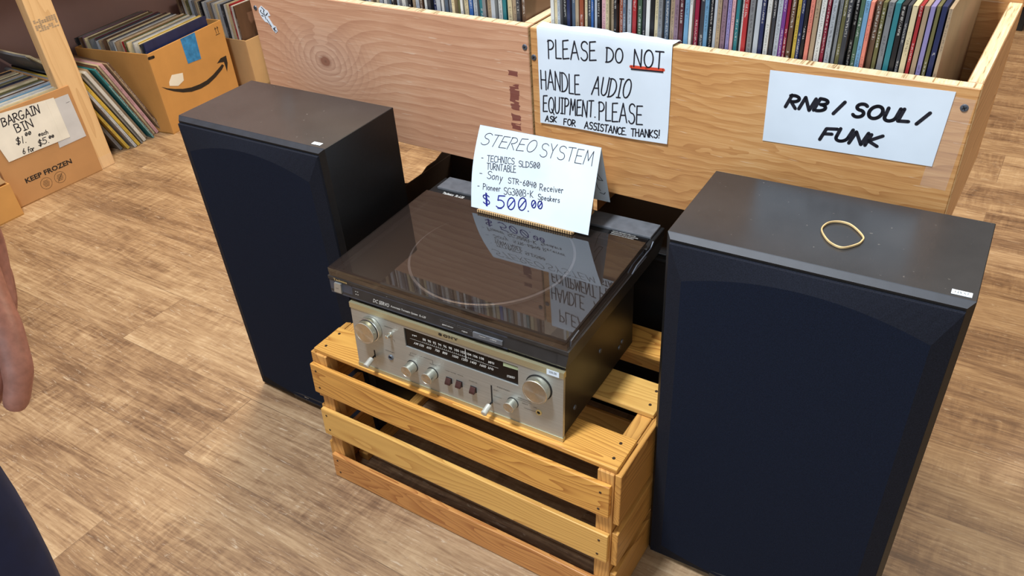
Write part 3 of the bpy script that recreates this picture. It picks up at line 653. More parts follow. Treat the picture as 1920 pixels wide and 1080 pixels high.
obj('scribble', bm, 'ink', st)

# ------------------------------------------------------------------ loudspeakers
SH, SW_, SD = .622, .343, .184
def price(parent_loc, rz, label, txt, sz=(.0205, .0105), upside=True):
    t_ = thing('price_sticker', label, 'sticker', parent_loc, rz, 'white price stickers')
    bm = BM(); prism(bm, [(-sz[0]/2, -sz[1]/2), (sz[0]/2, -sz[1]/2), (sz[0]/2, sz[1]/2), (-sz[0]/2, sz[1]/2)], 0, .0003, lambda u, v, d: Vector((u, v, d))); obj('paper', bm, 'paper', t_)
    bm = BM(); printed(bm, txt, (-sz[0]*.34, -.0016, sz[0]*.34, -.0016, -sz[0]*.34, .0022), lambda u, v, d: Vector((u, v, d)), .0005); obj('print', bm, 'print_black', t_)
def speaker(label, loc, rz):
    t_ = thing('loudspeaker', label, 'loudspeaker', loc, rz, 'pair of floor loudspeakers')
    bm = BM(); box(bm, 0, SW_, .008, SD, 0, SH, .0008)
    b2 = BM(); box(b2, .0004, SW_-.0004, .0005, .0085, .0004, SH-.0004)
    for v in b2.verts:
        if v.co.y < .004: v.co.x = .5*SW_+(v.co.x-.5*SW_)*.962; v.co.z = .5*SH+(v.co.z-.5*SH)*.982
    add(bm, b2)
    bm.normal_update()
    for f_ in bm.faces:
        if f_.normal.z > .9: f_.material_index = 1
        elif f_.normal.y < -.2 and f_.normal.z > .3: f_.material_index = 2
    obj('cabinet', bm, ['vinyl_black', 'vinyl_top', 'grille_edge'], t_)
    # grille: frame rim with bevelled edges that rise to a flat panel whose top and bottom are arched
    bm = BM(); x0, x1, z0, z1 = .007, SW_-.007, .008, SH-.010
    n = 20
    def ring(e, et, sag, y):
        pts = []
        for k in range(n+1): s = k/n; pts.append((x0+e+(x1-x0-2*e)*s, z1-et-sag*(2*s-1)**2))
        for k in range(n+1): s = 1-k/n; pts.append((x0+e+(x1-x0-2*e)*s, z0+et*.7+sag*.8*(2*s-1)**2))
        return [bm.verts.new((u, y, v)) for u, v in pts]
    r0 = ring(0, 0, 0, .0004); r1 = ring(.0005, .0005, 0, -.0035); r2 = ring(.022, .019, .026, -.0120)
    for a, b in ((r0, r1), (r1, r2)):
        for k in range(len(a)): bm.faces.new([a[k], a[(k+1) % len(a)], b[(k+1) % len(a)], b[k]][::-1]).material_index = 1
    nn = n+1
    for k in range(n): bm.faces.new([r2[k], r2[k+1], r2[2*nn-2-k], r2[2*nn-1-k]][::-1])
    bm.faces.new(r0)
    bmesh.ops.recalc_face_normals(bm, faces=bm.faces)
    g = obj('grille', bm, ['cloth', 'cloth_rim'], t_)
    bm = BM(); cx = SW_*.5
    prism(bm, [(cx-.062, .013), (cx+.062, .013), (cx+.058, .030), (cx+.03, .034), (cx-.03, .034), (cx-.058, .030)], 0, .0022, lambda u, v, d: Vector((u, -.0068-(v-.013)*.18-d, v)))
    lp = obj('logo_plate', bm, 'grille_edge', t_)
    bm = BM(); printed(bm, 'Pioneer', (cx-.026, .0195, cx+.026, .0195, cx-.026, .029), lambda u, v, d: Vector((u, -.0068-(v-.013)*.18-d, v)), .0027, bold=.02); obj('lettering', bm, 'print_white', lp)
    for x in (.03, SW_-.03):
        for y in (.04, SD-.03): pass
    return t_
A_L, A_R = Vector((-1.2393, .7913, 0)), .0189
B_L, B_R = Vector((-.3248, .8051, 0)), .0258
speaker('black floor loudspeaker at the left with a dusty brownish top', A_L, A_R)
speaker('black floor loudspeaker at the right with a rubber band on its top', B_L, B_R)
price(Vector((-.9210, .8160, SH+.0002)), .06, 'tiny white price sticker on top of the left loudspeaker', '175.00', (.018, .008))
price(Vector((.0020, .8310, SH+.0002)), .0258, 'white price sticker on top of the right loudspeaker', '125.57', (.0200, .0090))
bm = BM()
pts = [(-.1613, .8945), (-.1587, .9115), (-.1493, .9199), (-.1368, .9203), (-.1255, .912), (-.1141, .8974), (-.1135, .8878), (-.1165, .878), (-.1286, .864), (-.1414, .8667), (-.1522, .8772)]
sm = []
for i in range(len(pts)):
    p0, p1, p2, p3 = [Vector(pts[(i+k-1) % len(pts)]) for k in range(4)]
    for s in range(5):
        u = s/5; q = .5*((2*p1)+(p2-p0)*u+(2*p0-5*p1+4*p2-p3)*u*u+(3*p1-p0-3*p2+p3)*u**3); sm.append((q.x, q.y, SH+.0018))
c0 = Vector((sum(p_[0] for p_ in sm)/len(sm), sum(p_[1] for p_ in sm)/len(sm), SH))
tube(bm, [Vector(p_)-c0 for p_ in sm], .0010, 8, True, flat=.0017)
o = obj('rubber_band', bm, 'rubber', smooth=True); o.location = c0; tag(o, 'tan rubber band lying on top of the right loudspeaker', 'rubber band')

# ------------------------------------------------------------------ slatted crate, upside down
SHR = .0742
CL = Vector((-.9099, .6761, 0))
ct = thing('wooden_crate', 'varnished slatted pine crate standing upside down between the loudspeakers', 'crate', CL, .003)
shf = lambda c: (c[0], c[1]+c[2]*SHR*.85, c[2])
def nails(parent, pts, fn=lambda c: c, nrm=(0, -1, 0), r=.0022):
    for p_ in pts:
        bm = BM(); cyl(bm, fn(Vector(p_)), nrm, r, r*.9, .0006, 10); obj('nail', bm, 'nail', parent)
CW, CH = .576, .2931
for (z0, z1, xl, xr, mt) in ((.2035, .2655, -.006, CW-.003, 'pine_x'), (.1065, .1655, -.002, CW-.002, 'pine_x2'), (.0015, .0565, .003, CW, 'pine_x3')):
    bm = BM(); box(bm, xl, xr, -.009, -.0005, z0, z1, .0016, seg=2, fn=shf); s_ = obj('slat', bm, mt, ct)
    nails(s_, [(xl+.012, -.009, z1-.012), (xl+.014, -.009, z0+.014), (xr-.014, -.009, z1-.014), (xr-.016, -.009, z0+.014)], shf)
for (z0, z1) in ((.2035, .2655), (.1065, .1655), (.0015, .0565)):
    bm = BM(); box(bm, .004, CW-.004, .3145, .3225, z0, z1, .0016, fn=lambda c: (c[0], c[1]+.0185, c[2])); obj('slat', bm, 'pine_x2', ct)
tops = ((.0, .0665, -.0015, CW+.0015, 'pine_x'), (.124, .192, .002, CW+.001, 'pine_x2'), (.249, .314, .002, CW, 'pine_x'))
for (y0, y1, xl, xr, mt) in tops:
    bm = BM(); box(bm, xl, xr, y0+.0215, y1+.0215, CH-.0085, CH, .0018, seg=2); s_ = obj('slat', bm, mt, ct)
    nails(s_, [(xl+.016, y0+.036, CH), (xl+.014, y1+.006, CH), (xr-.014, y0+.040, CH), (xr-.018, y1+.004, CH)], nrm=(0, 0, 1), r=.0026)
for x0 in (.001, CW-.027):
    for y0 in (0., .286):
        bm = BM(); box(bm, x0, x0+.026, y0, y0+.026, .0008, CH-.009, .001, fn=(shf if y0 < .1 else (lambda c: (c[0], c[1]+.0185, c[2])))); obj('corner_post', bm, 'pine_z', ct)
    for (z0, z1) in ((.185, CH-.009), (.095, .165), (.001, .075)):
        xa = x0-.0105 if x0 < .1 else x0+.0265
        bm = BM(); box(bm, xa+(.011 if x0 < .1 else -.011)*0, xa+.010, .002, .312, z0, z1, .001, fn=lambda c: (c[0], c[1]+.0185*(c[1]/.3)+c[2]*SHR*.85*(1-c[1]/.3), c[2])); obj('end_board', bm, 'pine_y', ct)
    bm = BM(); box(bm, x0+.001, x0+.025, .0265, .2855, CH-.036, CH-.0095, .001, fn=lambda c: (c[0], c[1]+.018, c[2])); obj('top_rail', bm, 'pine_y', ct)
for y in (.03,):
    bm = BM(); box(bm, .012, .034, .05, .29, .0008, .018, .001); obj('floor_rail', bm, 'pine_y', ct)

# ------------------------------------------------------------------ receiver
def stk(lx, ly, z): return Vector((-.9099+lx-ly*.0029, .6761+ly+z*SHR+lx*.0029, z))
RW, RH, RD = .383, .1254, .2529
rl = stk(.1017, .0026, CH); ra = .0254
rc = thing('stereo_receiver', 'silver faced stereo receiver with black case sitting on the slatted crate', 'receiver', rl, ra)
fr2 = lambda u, v, d: Vector((u, v*.074-d, v*.9973))
bm = BM(); box(bm, .003, RW-.003, .0095, RD, .0015, RH-.0015, .0015, fn=lambda c: (c[0], c[1]+(.074*c[2]+.0 if c[1] < .05 else 0), c[2])); cs_ = obj('case', bm, 'receiver_case', rc)
for y, z in ((.045, .03), (.21, .035), (.13, .075), (.20, .03)):
    bm = BM(); cyl(bm, (RW-.0032, y, z), (1, 0, 0), .0042, .0036, .0015, 14); obj('screw', bm, 'steel', cs_)
win = [(.1058, .0751), (.3096, .0751), (.3100, .1098), (.1054, .1104)]
bm = BM()   # front plate with a real opening for the dial
o4 = [(0, 0), (RW, 0), (RW, RH), (0, RH)]
for i in range(4):
    j = (i+1) % 4; prism(bm, [o4[i], o4[j], win[j], win[i]], -.0055, .0, fr2)
obj('front_panel', bm, 'alu', rc)
for v0, v1, nm in ((RH-.0095, RH+.0006, 'top_trim'), (-.0004, .0072, 'bottom_trim')):
    bm = BM(); prism(bm, [(-.0008, v0), (RW+.0008, v0), (RW+.0008, v1), (-.0008, v1)], -.006, .0012, fr2); obj(nm, bm, 'alu_warm', rc)
bm = BM(); prism(bm, [(.1060, .0753), (.3094, .0753), (.3097, .1096), (.1057, .1101)], -.0048, -.0022, fr2); dl = obj('dial', bm, 'black_gloss', rc)
bm = BM()
for q in W['recv']:
    if q[0][0] == '#': printed(bm, q[0][1:], q[1:], fr2, -.0019, bold=.01)
ribbon(bm, [(.1145, .0921), (.2749, .0932)], .0004, fr2, -.0019)
for k in range(31):
    u = .1395+k*.00365; ribbon(bm, [(u, .0932+.0005*(k/31)), (u, .0950)], .0004, fr2, -.0019)
obj('scale_print', bm, 'print_white', dl)
bm = BM(); ribbon(bm, [(.2185, .109), (.2185, .0885)], .0010, fr2, -.0013); tag(obj('pointer', bm, 'print_white', dl), 'thin pale tuning pointer')
bm = BM(); prism(bm, [(.2840, .1010), (.3095, .1022), (.3095, .1072), (.2840, .1072)], -.0020, -.0016, fr2); tag(obj('meter', bm, 'meter', dl), 'pale green signal meter')
bm = BM()
def seg(p_, w_=.0024, d=.0016): ribbon(bm, p_, w_, fr2, d)
GS = {'S': [(.8, .8), (.5, 1), (.15, .85), (.2, .6), (.75, .42), (.8, .15), (.45, 0), (.1, .18)], 'O': [(.5+.45*math.cos(a*PI/8), .5+.5*math.sin(a*PI/8)) for a in range(17)]}
L0, wd, hh = .1727, .0076, .0036
for k, ch in enumerate('SONY'):
    fx = lambda x, y: (L0+k*.0094+x*wd, .1205+k*.0003+y*hh)
    if ch in GS: seg([fx(*p_) for p_ in GS[ch]], .0013)
    elif ch == 'N':
        seg([fx(.1, 0), fx(.1, 1), fx(.85, 0), fx(.85, 1)], .0011)
        for x, y in ((.1, 0), (.1, 1), (.85, 1)): seg([fx(x-.14, y), fx(x+.14, y)], .0007)
    else:
        seg([fx(0, 1), fx(.45, .5), fx(.45, 0)], .0012); seg([fx(.9, 1), fx(.45, .5)], .0009); seg([fx(.25, 0), fx(.65, 0)], .0007)
obj('lettering', bm, 'print_black', rc)
bm = BM()   # small printing on the plate
for txt, u, v, w_, h_ in (('SPEAKERS', .0665, .1003, .017, .0015), ('PHONES', .0625, .0525, .0175, .0014), ('BASS', .1105, .0600, .009, .0015), ('TONE', .1275, .0650, .009, .0013), ('TREBLE', .1495, .0575, .013, .0015),
        ('HIGH FILTER  MODE', .179, .0555, .033, .0015), ('MONITOR', .2225, .0520, .015, .0015), ('FUNCTION', .273, .0590, .021, .0018), ('AUX 1', .2665, .0515, .009, .0015), ('PHONO', .2665, .027, .011, .0013),
        ('SPEAKERS', .3085, .0530, .021, .0016), ('ANT', .3155, .0455, .010, .0016), ('OFF', .3345, .0455, .006, .0016)):
    printed(bm, txt, (u, v, u+w_, v, u, v+h_), fr2, .0004)
for ln in ([(.1135, .0625), (.1135, .0662), (.1255, .0662)], [(.1385, .0662), (.1560, .0662), (.1560, .0595)], [(.266, .0400), (.280, .0400)], [(.266, .029), (.2655, .029)], [(.306, .0505), (.331, .0505)], [(.3185, .0385), (.340, .0385)], [(.0735, .0795), (.0735, .0825), (.0765, .0825)], [(.0800, .0795), (.0840, .0795), (.0840, .0765)]):
    ribbon(bm, ln, .0004, fr2, .0004)
obj('small_print', bm, 'print_black', rc)
def knob(u, v, r, L, name='knob', two=False):
    n = Vector((0, -.9973, .074)); q = n.to_track_quat('Z', 'Y').to_matrix(); c = fr2(u, v, 0)
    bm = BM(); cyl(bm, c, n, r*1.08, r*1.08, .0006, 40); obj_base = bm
    prof = [(r, .0005), (r, L-.0008), (r-.0006, L), (r*.9, L), (r*.88, L-.0004), (0, L-.0002)]
    if two: prof = [(r*1.1, .0005), (r*1.1, L*.40), (r*1.04, L*.45), (r*.98, L*.45), (r*.98, L*.5), (r, L*.52), (r, L-.0008), (r-.0006, L), (r*.9, L), (r*.88, L-.0004), (0, L-.0002)]
    b2 = BM(); lathe(b2, c, q, prof, 48)
    for v_ in b2.verts:
        pass
    k = obj(name, b2, 'knob', rc, smooth=True)
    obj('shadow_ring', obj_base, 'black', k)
    if two:
        b3 = BM(); lathe(b3, c, q, [(r*1.0, L*.44), (r*1.02, L*.44), (r*1.02, L*.51), (r*1.0, L*.51)], 40); obj('groove', b3, 'black', k)
    return k
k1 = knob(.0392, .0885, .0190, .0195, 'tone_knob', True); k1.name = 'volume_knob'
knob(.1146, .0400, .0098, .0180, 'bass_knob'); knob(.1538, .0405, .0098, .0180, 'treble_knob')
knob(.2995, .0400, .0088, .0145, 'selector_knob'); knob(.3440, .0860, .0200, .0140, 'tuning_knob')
n = Vector((0, -.9973, .074))
bm = BM(); cyl(bm, fr2(.0774, .0890, 0), n, .0038, .0034, .003, 18, bev=.0004); cyl(bm, fr2(.0774, .0890, .003), n, .0022, .0030, .008, 16, bev=.0006); obj('toggle_switch', bm, 'knob', rc, smooth=True)
for nm, ua, va, ub, vb, L2 in (('balance_lever', .0378, .0440, .0375, .0300, 0), ('function_lever', .2626, .0585, .2626, .0240, 0)):
    bm = BM(); prism(bm, [(ua-.0011, vb), (ua+.0011, vb), (ua+.0011, va), (ua-.0011, va)], .0001, .0004, fr2); sl_ = obj('lever_slot', bm, 'black', rc)
    bm = BM(); cyl(bm, fr2(ub, vb+.003, 0), (0, -1, -.05), .0013, .0013, .010, 10, 1); cyl(bm, fr2(ub, vb+.0025, .008), (0, -1, -.22), .0044, .0050, .0175, 20, 0, .0008); obj(nm, bm, ['cap', 'black'], rc, smooth=True)
for u, v, mt in ((.0716, .0415, 'steel'), (.3436, .0400, 'print_gold')):
    bm = BM(); lathe(bm, fr2(u, v, 0), n.to_track_quat('Z', 'Y').to_matrix(), [(.0048, 0), (.0048, .0012), (.0044, .0018), (.0030, .0018), (.0028, .0005), (0, .0005)], 22)
    for f_ in bm.faces:
        if f_.calc_center_median().length and (f_.calc_center_median()-fr2(u, v, .0005)).length < .0022: f_.material_index = 1
    obj('jack', bm, [mt, 'black'], rc, smooth=True)
for u, v in ((.185, .0385), (.2043, .0395), (.23, .0385)):
    bm = BM(); prism(bm, [(u-.0054, v-.0052), (u+.0054, v-.0052), (u+.0054, v+.0052), (u-.0054, v+.0052)], 0, .0006, fr2); h_ = obj('switch_frame', bm, 'black', rc)
    bm = BM(); pr = [(v-.0045, .0008), (v-.0045, .0068), (v-.001, .0060), (v+.0045, .0022), (v+.0045, .0008)]
    a = [bm.verts.new(fr2(u-.0046, z, d)) for z, d in pr]; b = [bm.verts.new(fr2(u+.0046, z, d)) for z, d in pr]
    bm.faces.new(a); bm.faces.new(b[::-1])
    for i in range(5): bm.faces.new([a[(i+1) % 5], a[i], b[i], b[(i+1) % 5]])
    obj('rocker_switch', bm, 'brown_rocker', h_)
for x in (.04, RW-.04):
    for y in (.05, .21): pass
cp = rl+Matrix.Rotation(ra, 3, 'Z')@fr2(.3672, .1211, .0016)
ps = thing('price_sticker', 'white price sticker at the upper right corner of the silver receiver face', 'sticker', cp, ra, 'white price stickers')
fs = lambda u, v, d: Vector((u, v*.074-d, v*.9973))
bm = BM(); prism(bm, [(-.0098, -.0045), (.0098, -.0045), (.0098, .0045), (-.0098, .0045)], 0, .0003, fs); obj('paper', bm, 'paper', ps)
bm = BM(); printed(bm, '500.00', (-.006, -.001, .006, -.001, -.006, .003), fs, .0005); obj('print', bm, 'print_black', ps)

# ------------------------------------------------------------------ turntable
TW, TH, TD = .430, .051, .3331
tl = stk(.0618, .004, CH+.1254+.0033); ta = .0246
tt = thing('turntable', 'low black turntable with smoked acrylic lid on top of the receiver', 'turntable', tl, ta)
DZ = .0335
bm = BM()
prof = [(.004, 0.), (.0012, .0035), (.0, .006), (.0018, .0265), (.0005, .0285), (.0005, DZ)]     # y of the front face over z
pts = [(y, z) for y, z in prof]+[(TD, DZ), (TD, .006), (TD-.006, 0.)]
a = []; b = []
for y, z in pts:
    ins = .006*(1-z/DZ)
    a.append(bm.verts.new((ins*.3, y+z*.01, z))); b.append(bm.verts.new((TW-ins, y+z*.01, z)))
bm.faces.new(a); bm.faces.new(b[::-1])
for i in range(len(pts)): bm.faces.new([a[(i+1) % len(pts)], a[i], b[i], b[(i+1) % len(pts)]])
bmesh.ops.recalc_face_normals(bm, faces=bm.faces)
tb_ = obj('plinth', bm, 'deck', tt)
fr3 = lambda u, v, d: Vector((u, .0002+v*.085-d, v))
bm = BM(); prism(bm, [(.002, .0032), (.046, .0036), (.048, .0275), (.001, .0275)], -.002, .0006, fr3); prism(bm, [(.046, .0036), (.332, .0036), (.332, .0062), (.046, .0062)], -.002, .0006, fr3); prism(bm, [(.046, .0235), (.332, .0235), (.332, .0275), (.046, .0275)], -.002, .0006, fr3); obj('fascia', bm, 'deck_navy', tt)
bm = BM(); prism(bm, [(.0455, .006), (.3315, .006), (.3325, .0240), (.0470, .0240)], -.0012, -.0004+.0006, fr3); pn = obj('window_strip', bm, 'panel_navy', tt)
bm = BM(); prism(bm, [(.0105, .0075), (.0255, .0075), (.0262, .0245), (.0130, .0245)], .0004, .0036, fr3); bt = obj('power_button', bm, 'alu', tt)
bm = BM(); printed(bm, 'power', (.0155, .0150, .0215, .0150, .0155, .0168), fr3, .0039); obj('print', bm, 'print_black', bt)
bm = BM(); bg = BM()
for q in W['turn']:
    if q[0][0] != '#': continue
    if 'Technics' in q[0]: printed(bg, 'Technics', (.0123, .0288, .0400, .0290, .0123, .0330), lambda u, v, d: Vector((u, .0004-d, v)), .0006, bold=.015)
    else: printed(bm, q[0][1:], q[1:3]+(q[3], q[2])+q[5:], fr3, .0007, bold=.008)
for u, v in ((.0535, .0185), (.0575, .0185), (.0535, .0135), (.0575, .0135)): ribbon(bm, [(u, v), (u+.0012, v)], .0012, fr3, .0007)
obj('lettering', bm, 'print_white', pn)
tag(obj('name_plate', bg, 'print_gold', tt), 'gold lettering')
for (u0, u1, v0, v1) in ((.2168, .2435, .0150, .0182), (.2464, .2725, .0150, .0182)):
    bm = BM(); prism(bm, [(u0, v0), (u1, v0), (u1, v1), (u0, v1)], .0002, .0009, fr3); kk = obj('push_button', bm, 'deck', pn)
    bm = BM(); ribbon(bm, [(u0, v0), (u1, v0), (u1, v1), (u0, v1), (u0, v0)], .0004, fr3, .0011); obj('outline', bm, 'print_white', kk) if False else obj('outline', bm, 'deck_grey', pn)
bm = BM(); prism(bm, [(.2746, .0075), (.3246, .0095), (.3246, .0165), (.2746, .0165)], .0002, .0028, fr3); sp_ = obj('control_bar', bm, 'deck_grey', pn)
bm = BM(); printed(bm, 'repeat      cueing', (.286, .0132, .315, .0138, .286, .0152), fr3, .0032); obj('print', bm, 'print_white', pn)
bm = BM(); ribbon(bm, [(.334, .0240), (.411, .0245), (.4105, .0045)], .0005, fr3, .0008); prism(bm, [(.336, .005), (.4095, .005), (.4100, .0238), (.336, .0235)], 0, .0004, fr3); obj('trim_recess', bm, 'deck', tt)
# deck, platter and record seen through the lid
bm = BM(); box(bm, .012, TW-.012, .012, .262, DZ, DZ+.0012); obj('deck_plate', bm, 'deck_in', tt)
bm = BM(); lathe(bm, (.215, .150, DZ+.0012), Matrix.Identity(3), [(.001, 0), (.128, 0), (.133, .004), (.133, .0078), (.1305, .0082), (.0, .0082)], 64); pl = obj('platter', bm, 'ring', tt, smooth=True)
bm = BM(); cyl(bm, (.215, .150, DZ+.0094), (0, 0, 1), .1288, .1288, .0022, 64); obj('mat', bm, 'black', pl)
# rear housing
bm = BM(); box(bm, 0, TW, .262, TD, DZ-.0005, TH-.004, .001); rh = obj('rear_housing', bm, 'black', tt)
for x0, x1 in ((.004, .30), (.345, TW-.004)):
    pass
bm = BM(); box(bm, .012, TW-.006, .290, TD-.002, TH-.0042, TH+.001, .0015, seg=2); obj('rear_cover', bm, 'deck_grey', rh)
bm = BM(); printed(bm, 'Technics  SL-L20', (.030, .2785, .075, .2785, .030, .2855), lambda u, v, d: Vector((u, v, TH-.004+d)), .0004, bold=.02); obj('lettering', bm, 'print_white', rh)
bm = BM(); prism(bm, [(.355, .268), (TW-.008, .268), (TW-.008, .291), (.355, .291)], 0, .0016, lambda u, v, d: Vector((u, v, TH-.004+d))); wl = obj('warning_plate', bm, 'black_gloss', rh)
bm = BM()
for k, tx in enumerate(('CAUTION. DISCONNECT SUPPLY CORD', 'BEFORE REMOVING THE LID. TO REDUCE RISK', 'OF SHOCK DO NOT OPEN. NO USER PARTS')): printed(bm, tx, (.360, .2855-k*.0045, .400+.006*(k % 2), .2855-k*.0045, .360, .2855-k*.0045+.0022), lambda u, v, d: Vector((u, v, TH-.0024+d)), .0003)
obj('print', bm, 'print_white', wl)
# lid: five sided shell of smoked acrylic
bm = BM(); e = .0045; y1 = .268
def shell(x0, x1, ya, yb, z0, z1, bv):
    r_ = [(x0, ya), (x1, ya), (x1, yb), (x0, yb)]; q_ = [(x0+bv, ya+bv), (x1-bv, ya+bv), (x1-bv, yb), (x0+bv, yb)]
    A_ = [bm.verts.new((x, y, z0)) for x, y in r_]; B_ = [bm.verts.new((x, y, z1-bv)) for x, y in r_]; D_ = [bm.verts.new((x, y, z1+.0035*(y-ya)/.26)) for x, y in q_]
    for k in range(4):
        if k == 2: continue
        bm.faces.new([A_[k], A_[(k+1) % 4], B_[(k+1) % 4], B_[k]]); bm.faces.new([B_[k], B_[(k+1) % 4], D_[(k+1) % 4], D_[k]])
    bm.faces.new(D_)
shell(.003, TW-.003, .002, y1, DZ+.0004, TH, .0022)
ld = obj('lid', bm, 'lid', tt)
md = ld.modifiers.new('thickness', 'SOLIDIFY'); md.thickness = .0022; md.offset = -1
bm = BM(); tube(bm, [(TW-.0022, .010, DZ+.0030), (TW-.0022, .012, TH-.006), (TW-.0022, .035, TH-.004)], .0008, 6); tube(bm, [(TW+.0005, .205, DZ+.002), (TW+.0005, .222, TH-.010), (TW+.0005, .275, TH-.009), (TW+.0005, .285, TH-.003)], .0011, 6); obj('hinge_wire', bm, 'steel', ld)
for x, y in ((.03, .03), (TW-.04, .03), (.03, .22), (TW-.04, .22)):
    bm = BM(); cyl(bm, (x, y, -.0032), (0, 0, 1), .009, .009, .0034, 16); obj('foot', bm, 'black', tt)

# ------------------------------------------------------------------ cardboard tent sign on the lid
LZ = tl.z+TH+.0042
tc = thing('cardboard_strip', 'brown corrugated cardboard piece lying on the turntable lid under the price card', 'cardboard', (-.722, .9530, LZ), .030)
bm = BM(); box(bm, 0, .180, 0, .0012, 0, .0045); tag(obj('cut_edge', bm, 'corr', tc), 'fluted cut edge')
bm = BM(); box(bm, 0, .181, .0013, .078, .0004, .0045, .0006); obj('sheet', bm, 'card_pale', tc)
to = Vector((-.736, .957, LZ+.0048)); ti = thing('price_card', 'white folded card reading STEREO SYSTEM with price 500.00, standing on the turntable', 'sign', to, .0238)
def f5(u, v, d):
    # front leaf, bowed a little; v runs up the slope
    bow = .004*math.sin(PI*min(max(v/.138, 0), 1))
    return Vector((u-.003*v/.138-.005*math.sin(PI*v/.138)*max(0, 1-u/.1)**1.5, .3825*v-.924*d-bow*.4, .9237*v*.985+.383*d))
bm = BM(); TWd = .2205; nu, nv = 10, 10
def leaf(fn, dn):
    g0 = [[bm.verts.new(fn(TWd*i/nu, j/nv, 0)) for j in range(nv+1)] for i in range(nu+1)]
    g1 = [[bm.verts.new(fn(TWd*i/nu, j/nv, dn)) for j in range(nv+1)] for i in range(nu+1)]
    for i in range(nu):
        for j in range(nv):
            bm.faces.new([g1[i][j], g1[i+1][j], g1[i+1][j+1], g1[i][j+1]]); bm.faces.new([g0[i][j+1], g0[i+1][j+1], g0[i+1][j], g0[i][j]])
leaf(lambda u, s, d: f5(u, s*.138, d), .0003)
tr_ = f5(0, .138, 0)
leaf(lambda u, s, d: Vector((u-.0035+.004*s*0, tr_.y+(1-s)*.034+d*2, tr_.z-(1-s)*.112-.003*math.sin(PI*s)*0)), .0003)
obj('card', bm, 'paper', ti, smooth=False)
bm = BM(); b2 = BM()
for q in W['tent']:
    if q[0][0] == '*': write(b2, q[0][1:], q[1:], .0022, lambda u, v, d: f5(u, v, d), .0004)
    else: write(bm, q[0], q[1:6]+(q[6] if q[0] in ('STEREO', 'SYSTEM') else q[2]+(q[6]-q[2])*.86,), .0012 if q[0] in ('STEREO', 'SYSTEM') else .0012, lambda u, v, d: f5(u, v, d), .0004)
ribbon(b2, [(.052, .0075), (.060, .009)], .001, f5, .0006)
obj('lettering', bm, 'ink', ti); tag(obj('price_lettering', b2, 'ink_blue', ti), 'blue marker price')
bm = BM(); fbk = lambda u, v, d: Vector((u-.0035, tr_.y+(1-v)*.034-.0008, tr_.z-(1-v)*.112))
for ln in ([(.200, .66), (.206, .52), (.214, .40), (.207, .40), (.199, .50)], [(.199, .42), (.203, .25), (.207, .2)], [(.205, .16), (.212, .14), (.215, .18)]): ribbon(bm, ln, .0012, lambda u, v, d: fbk(u, v, d), 0) if False else [ribbon(bm, [(a[0], a[1]*.117), (b[0], b[1]*.117)], .0010, lambda u, v, d: fbk(u, v/.117, d), 0) for a, b in zip(ln, ln[1:])]
obj('scribble', bm, 'ink', ti)
# ------------------------------------------------------------------ cardboard boxes under the left shelf
def carton(name, label, O, ang, w_, D, H, mat, group=None, th=.004, wav=None):
    t_ = thing(name, label, 'box', O, ang, group)
    bm = BM(); box(bm, 0, w_, 0, D, 0, th)
    for b in ((0, w_, 0, th), (0, w_, D-th, D), (0, th, th, D-th), (w_-th, w_, th, D-th)): box(bm, b[0], b[1], b[2], b[3], 0, H, .0008)
    # folded seam along the lower front edge and taped corner
    obj('body', bm, mat, t_); return t_
F0 = lambda u, v, d: Vector((u, -d, v))
def fill(seq, O, ang, u0, D0, D1, z0, where, group, lean=(.02, .10), jit=.008, L=.315, ths=None):
    """records in a carton, covers to the front; seq runs from the front to the back"""
    n = len(seq); ux = Vector((math.cos(ang), math.sin(ang), 0)); uy = Vector((-math.sin(ang), math.cos(ang), 0)); st_ = (D1-D0)/n
    for i, nm in enumerate(seq):
        th = st_*random.uniform(.62, .86); o = sleeve(nm, th, L, soft=.0)
        a = lean[0]+(lean[1]-lean[0])*i/n+random.uniform(-.006, .006)
        o.location = Vector(O)+ux*(u0+random.uniform(-jit, jit))+uy*(D0+st_*(i+.5))+Vector((0, 0, z0+random.uniform(0, .004)))
        o.rotation_euler = (0, -a, ang-PI/2)
        tag(o, lab(seq, i, where, 'behind', 'in front of'), 'record', group)
# bargain box
OB, AB = Vector((-2.5599, 1.0019, 0)), math.atan2(.9995, .0317)
bb = carton('cardboard_box', 'cardboard box of records printed KEEP FROZEN, with the bargain sign on its front', OB, AB, .300, .345, .298, 'card', 'cardboard boxes of records')
bm = BM()
for q in W['barg']:
    if q[0][0] == '#': printed(bm, q[0][1:], (.0556, .0665, .2146, .0665, .0556, .0815), F0, .0004, bold=.03)
for cx, cz in ((.1117, .0401), (.1594, .0396)):
    ribbon(bm, [(cx+.0185*math.cos(k*PI/14), cz+.0185*math.sin(k*PI/14)) for k in range(29)], .0009, F0, .0004)
    for k in range(5): ribbon(bm, [(cx-.011+abs(k-2)*.002, cz+.009-k*.0045), (cx+.011-abs(k-2)*.002, cz+.009-k*.0045)], .0011, F0, .0004)
ribbon(bm, [(.149, .029), (.170, .050)], .0012, F0, .0005)
obj('print', bm, 'print_black', bb)
fill(['cream', 'white', 'silver', 'white', 'cream', 'sky blue', 'silver', 'orange', 'brown', 'white', 'grey', 'olive', 'black', 'cream', 'white', 'tan', 'navy', 'charcoal', 'cream', 'olive', 'grey', 'silver', 'tan', 'black', 'cream', 'olive', 'tan', 'brown', 'charcoal', 'black'], OB, AB, -.006+.002+.0, .012, .322, .0055, 'in the KEEP FROZEN box', 'records in the bargain box', (.01, .06), .004, .292)
sg = thing('paper_sign', 'creased white paper sign reading BARGAIN BIN on the KEEP FROZEN box', 'sign', OB, AB)
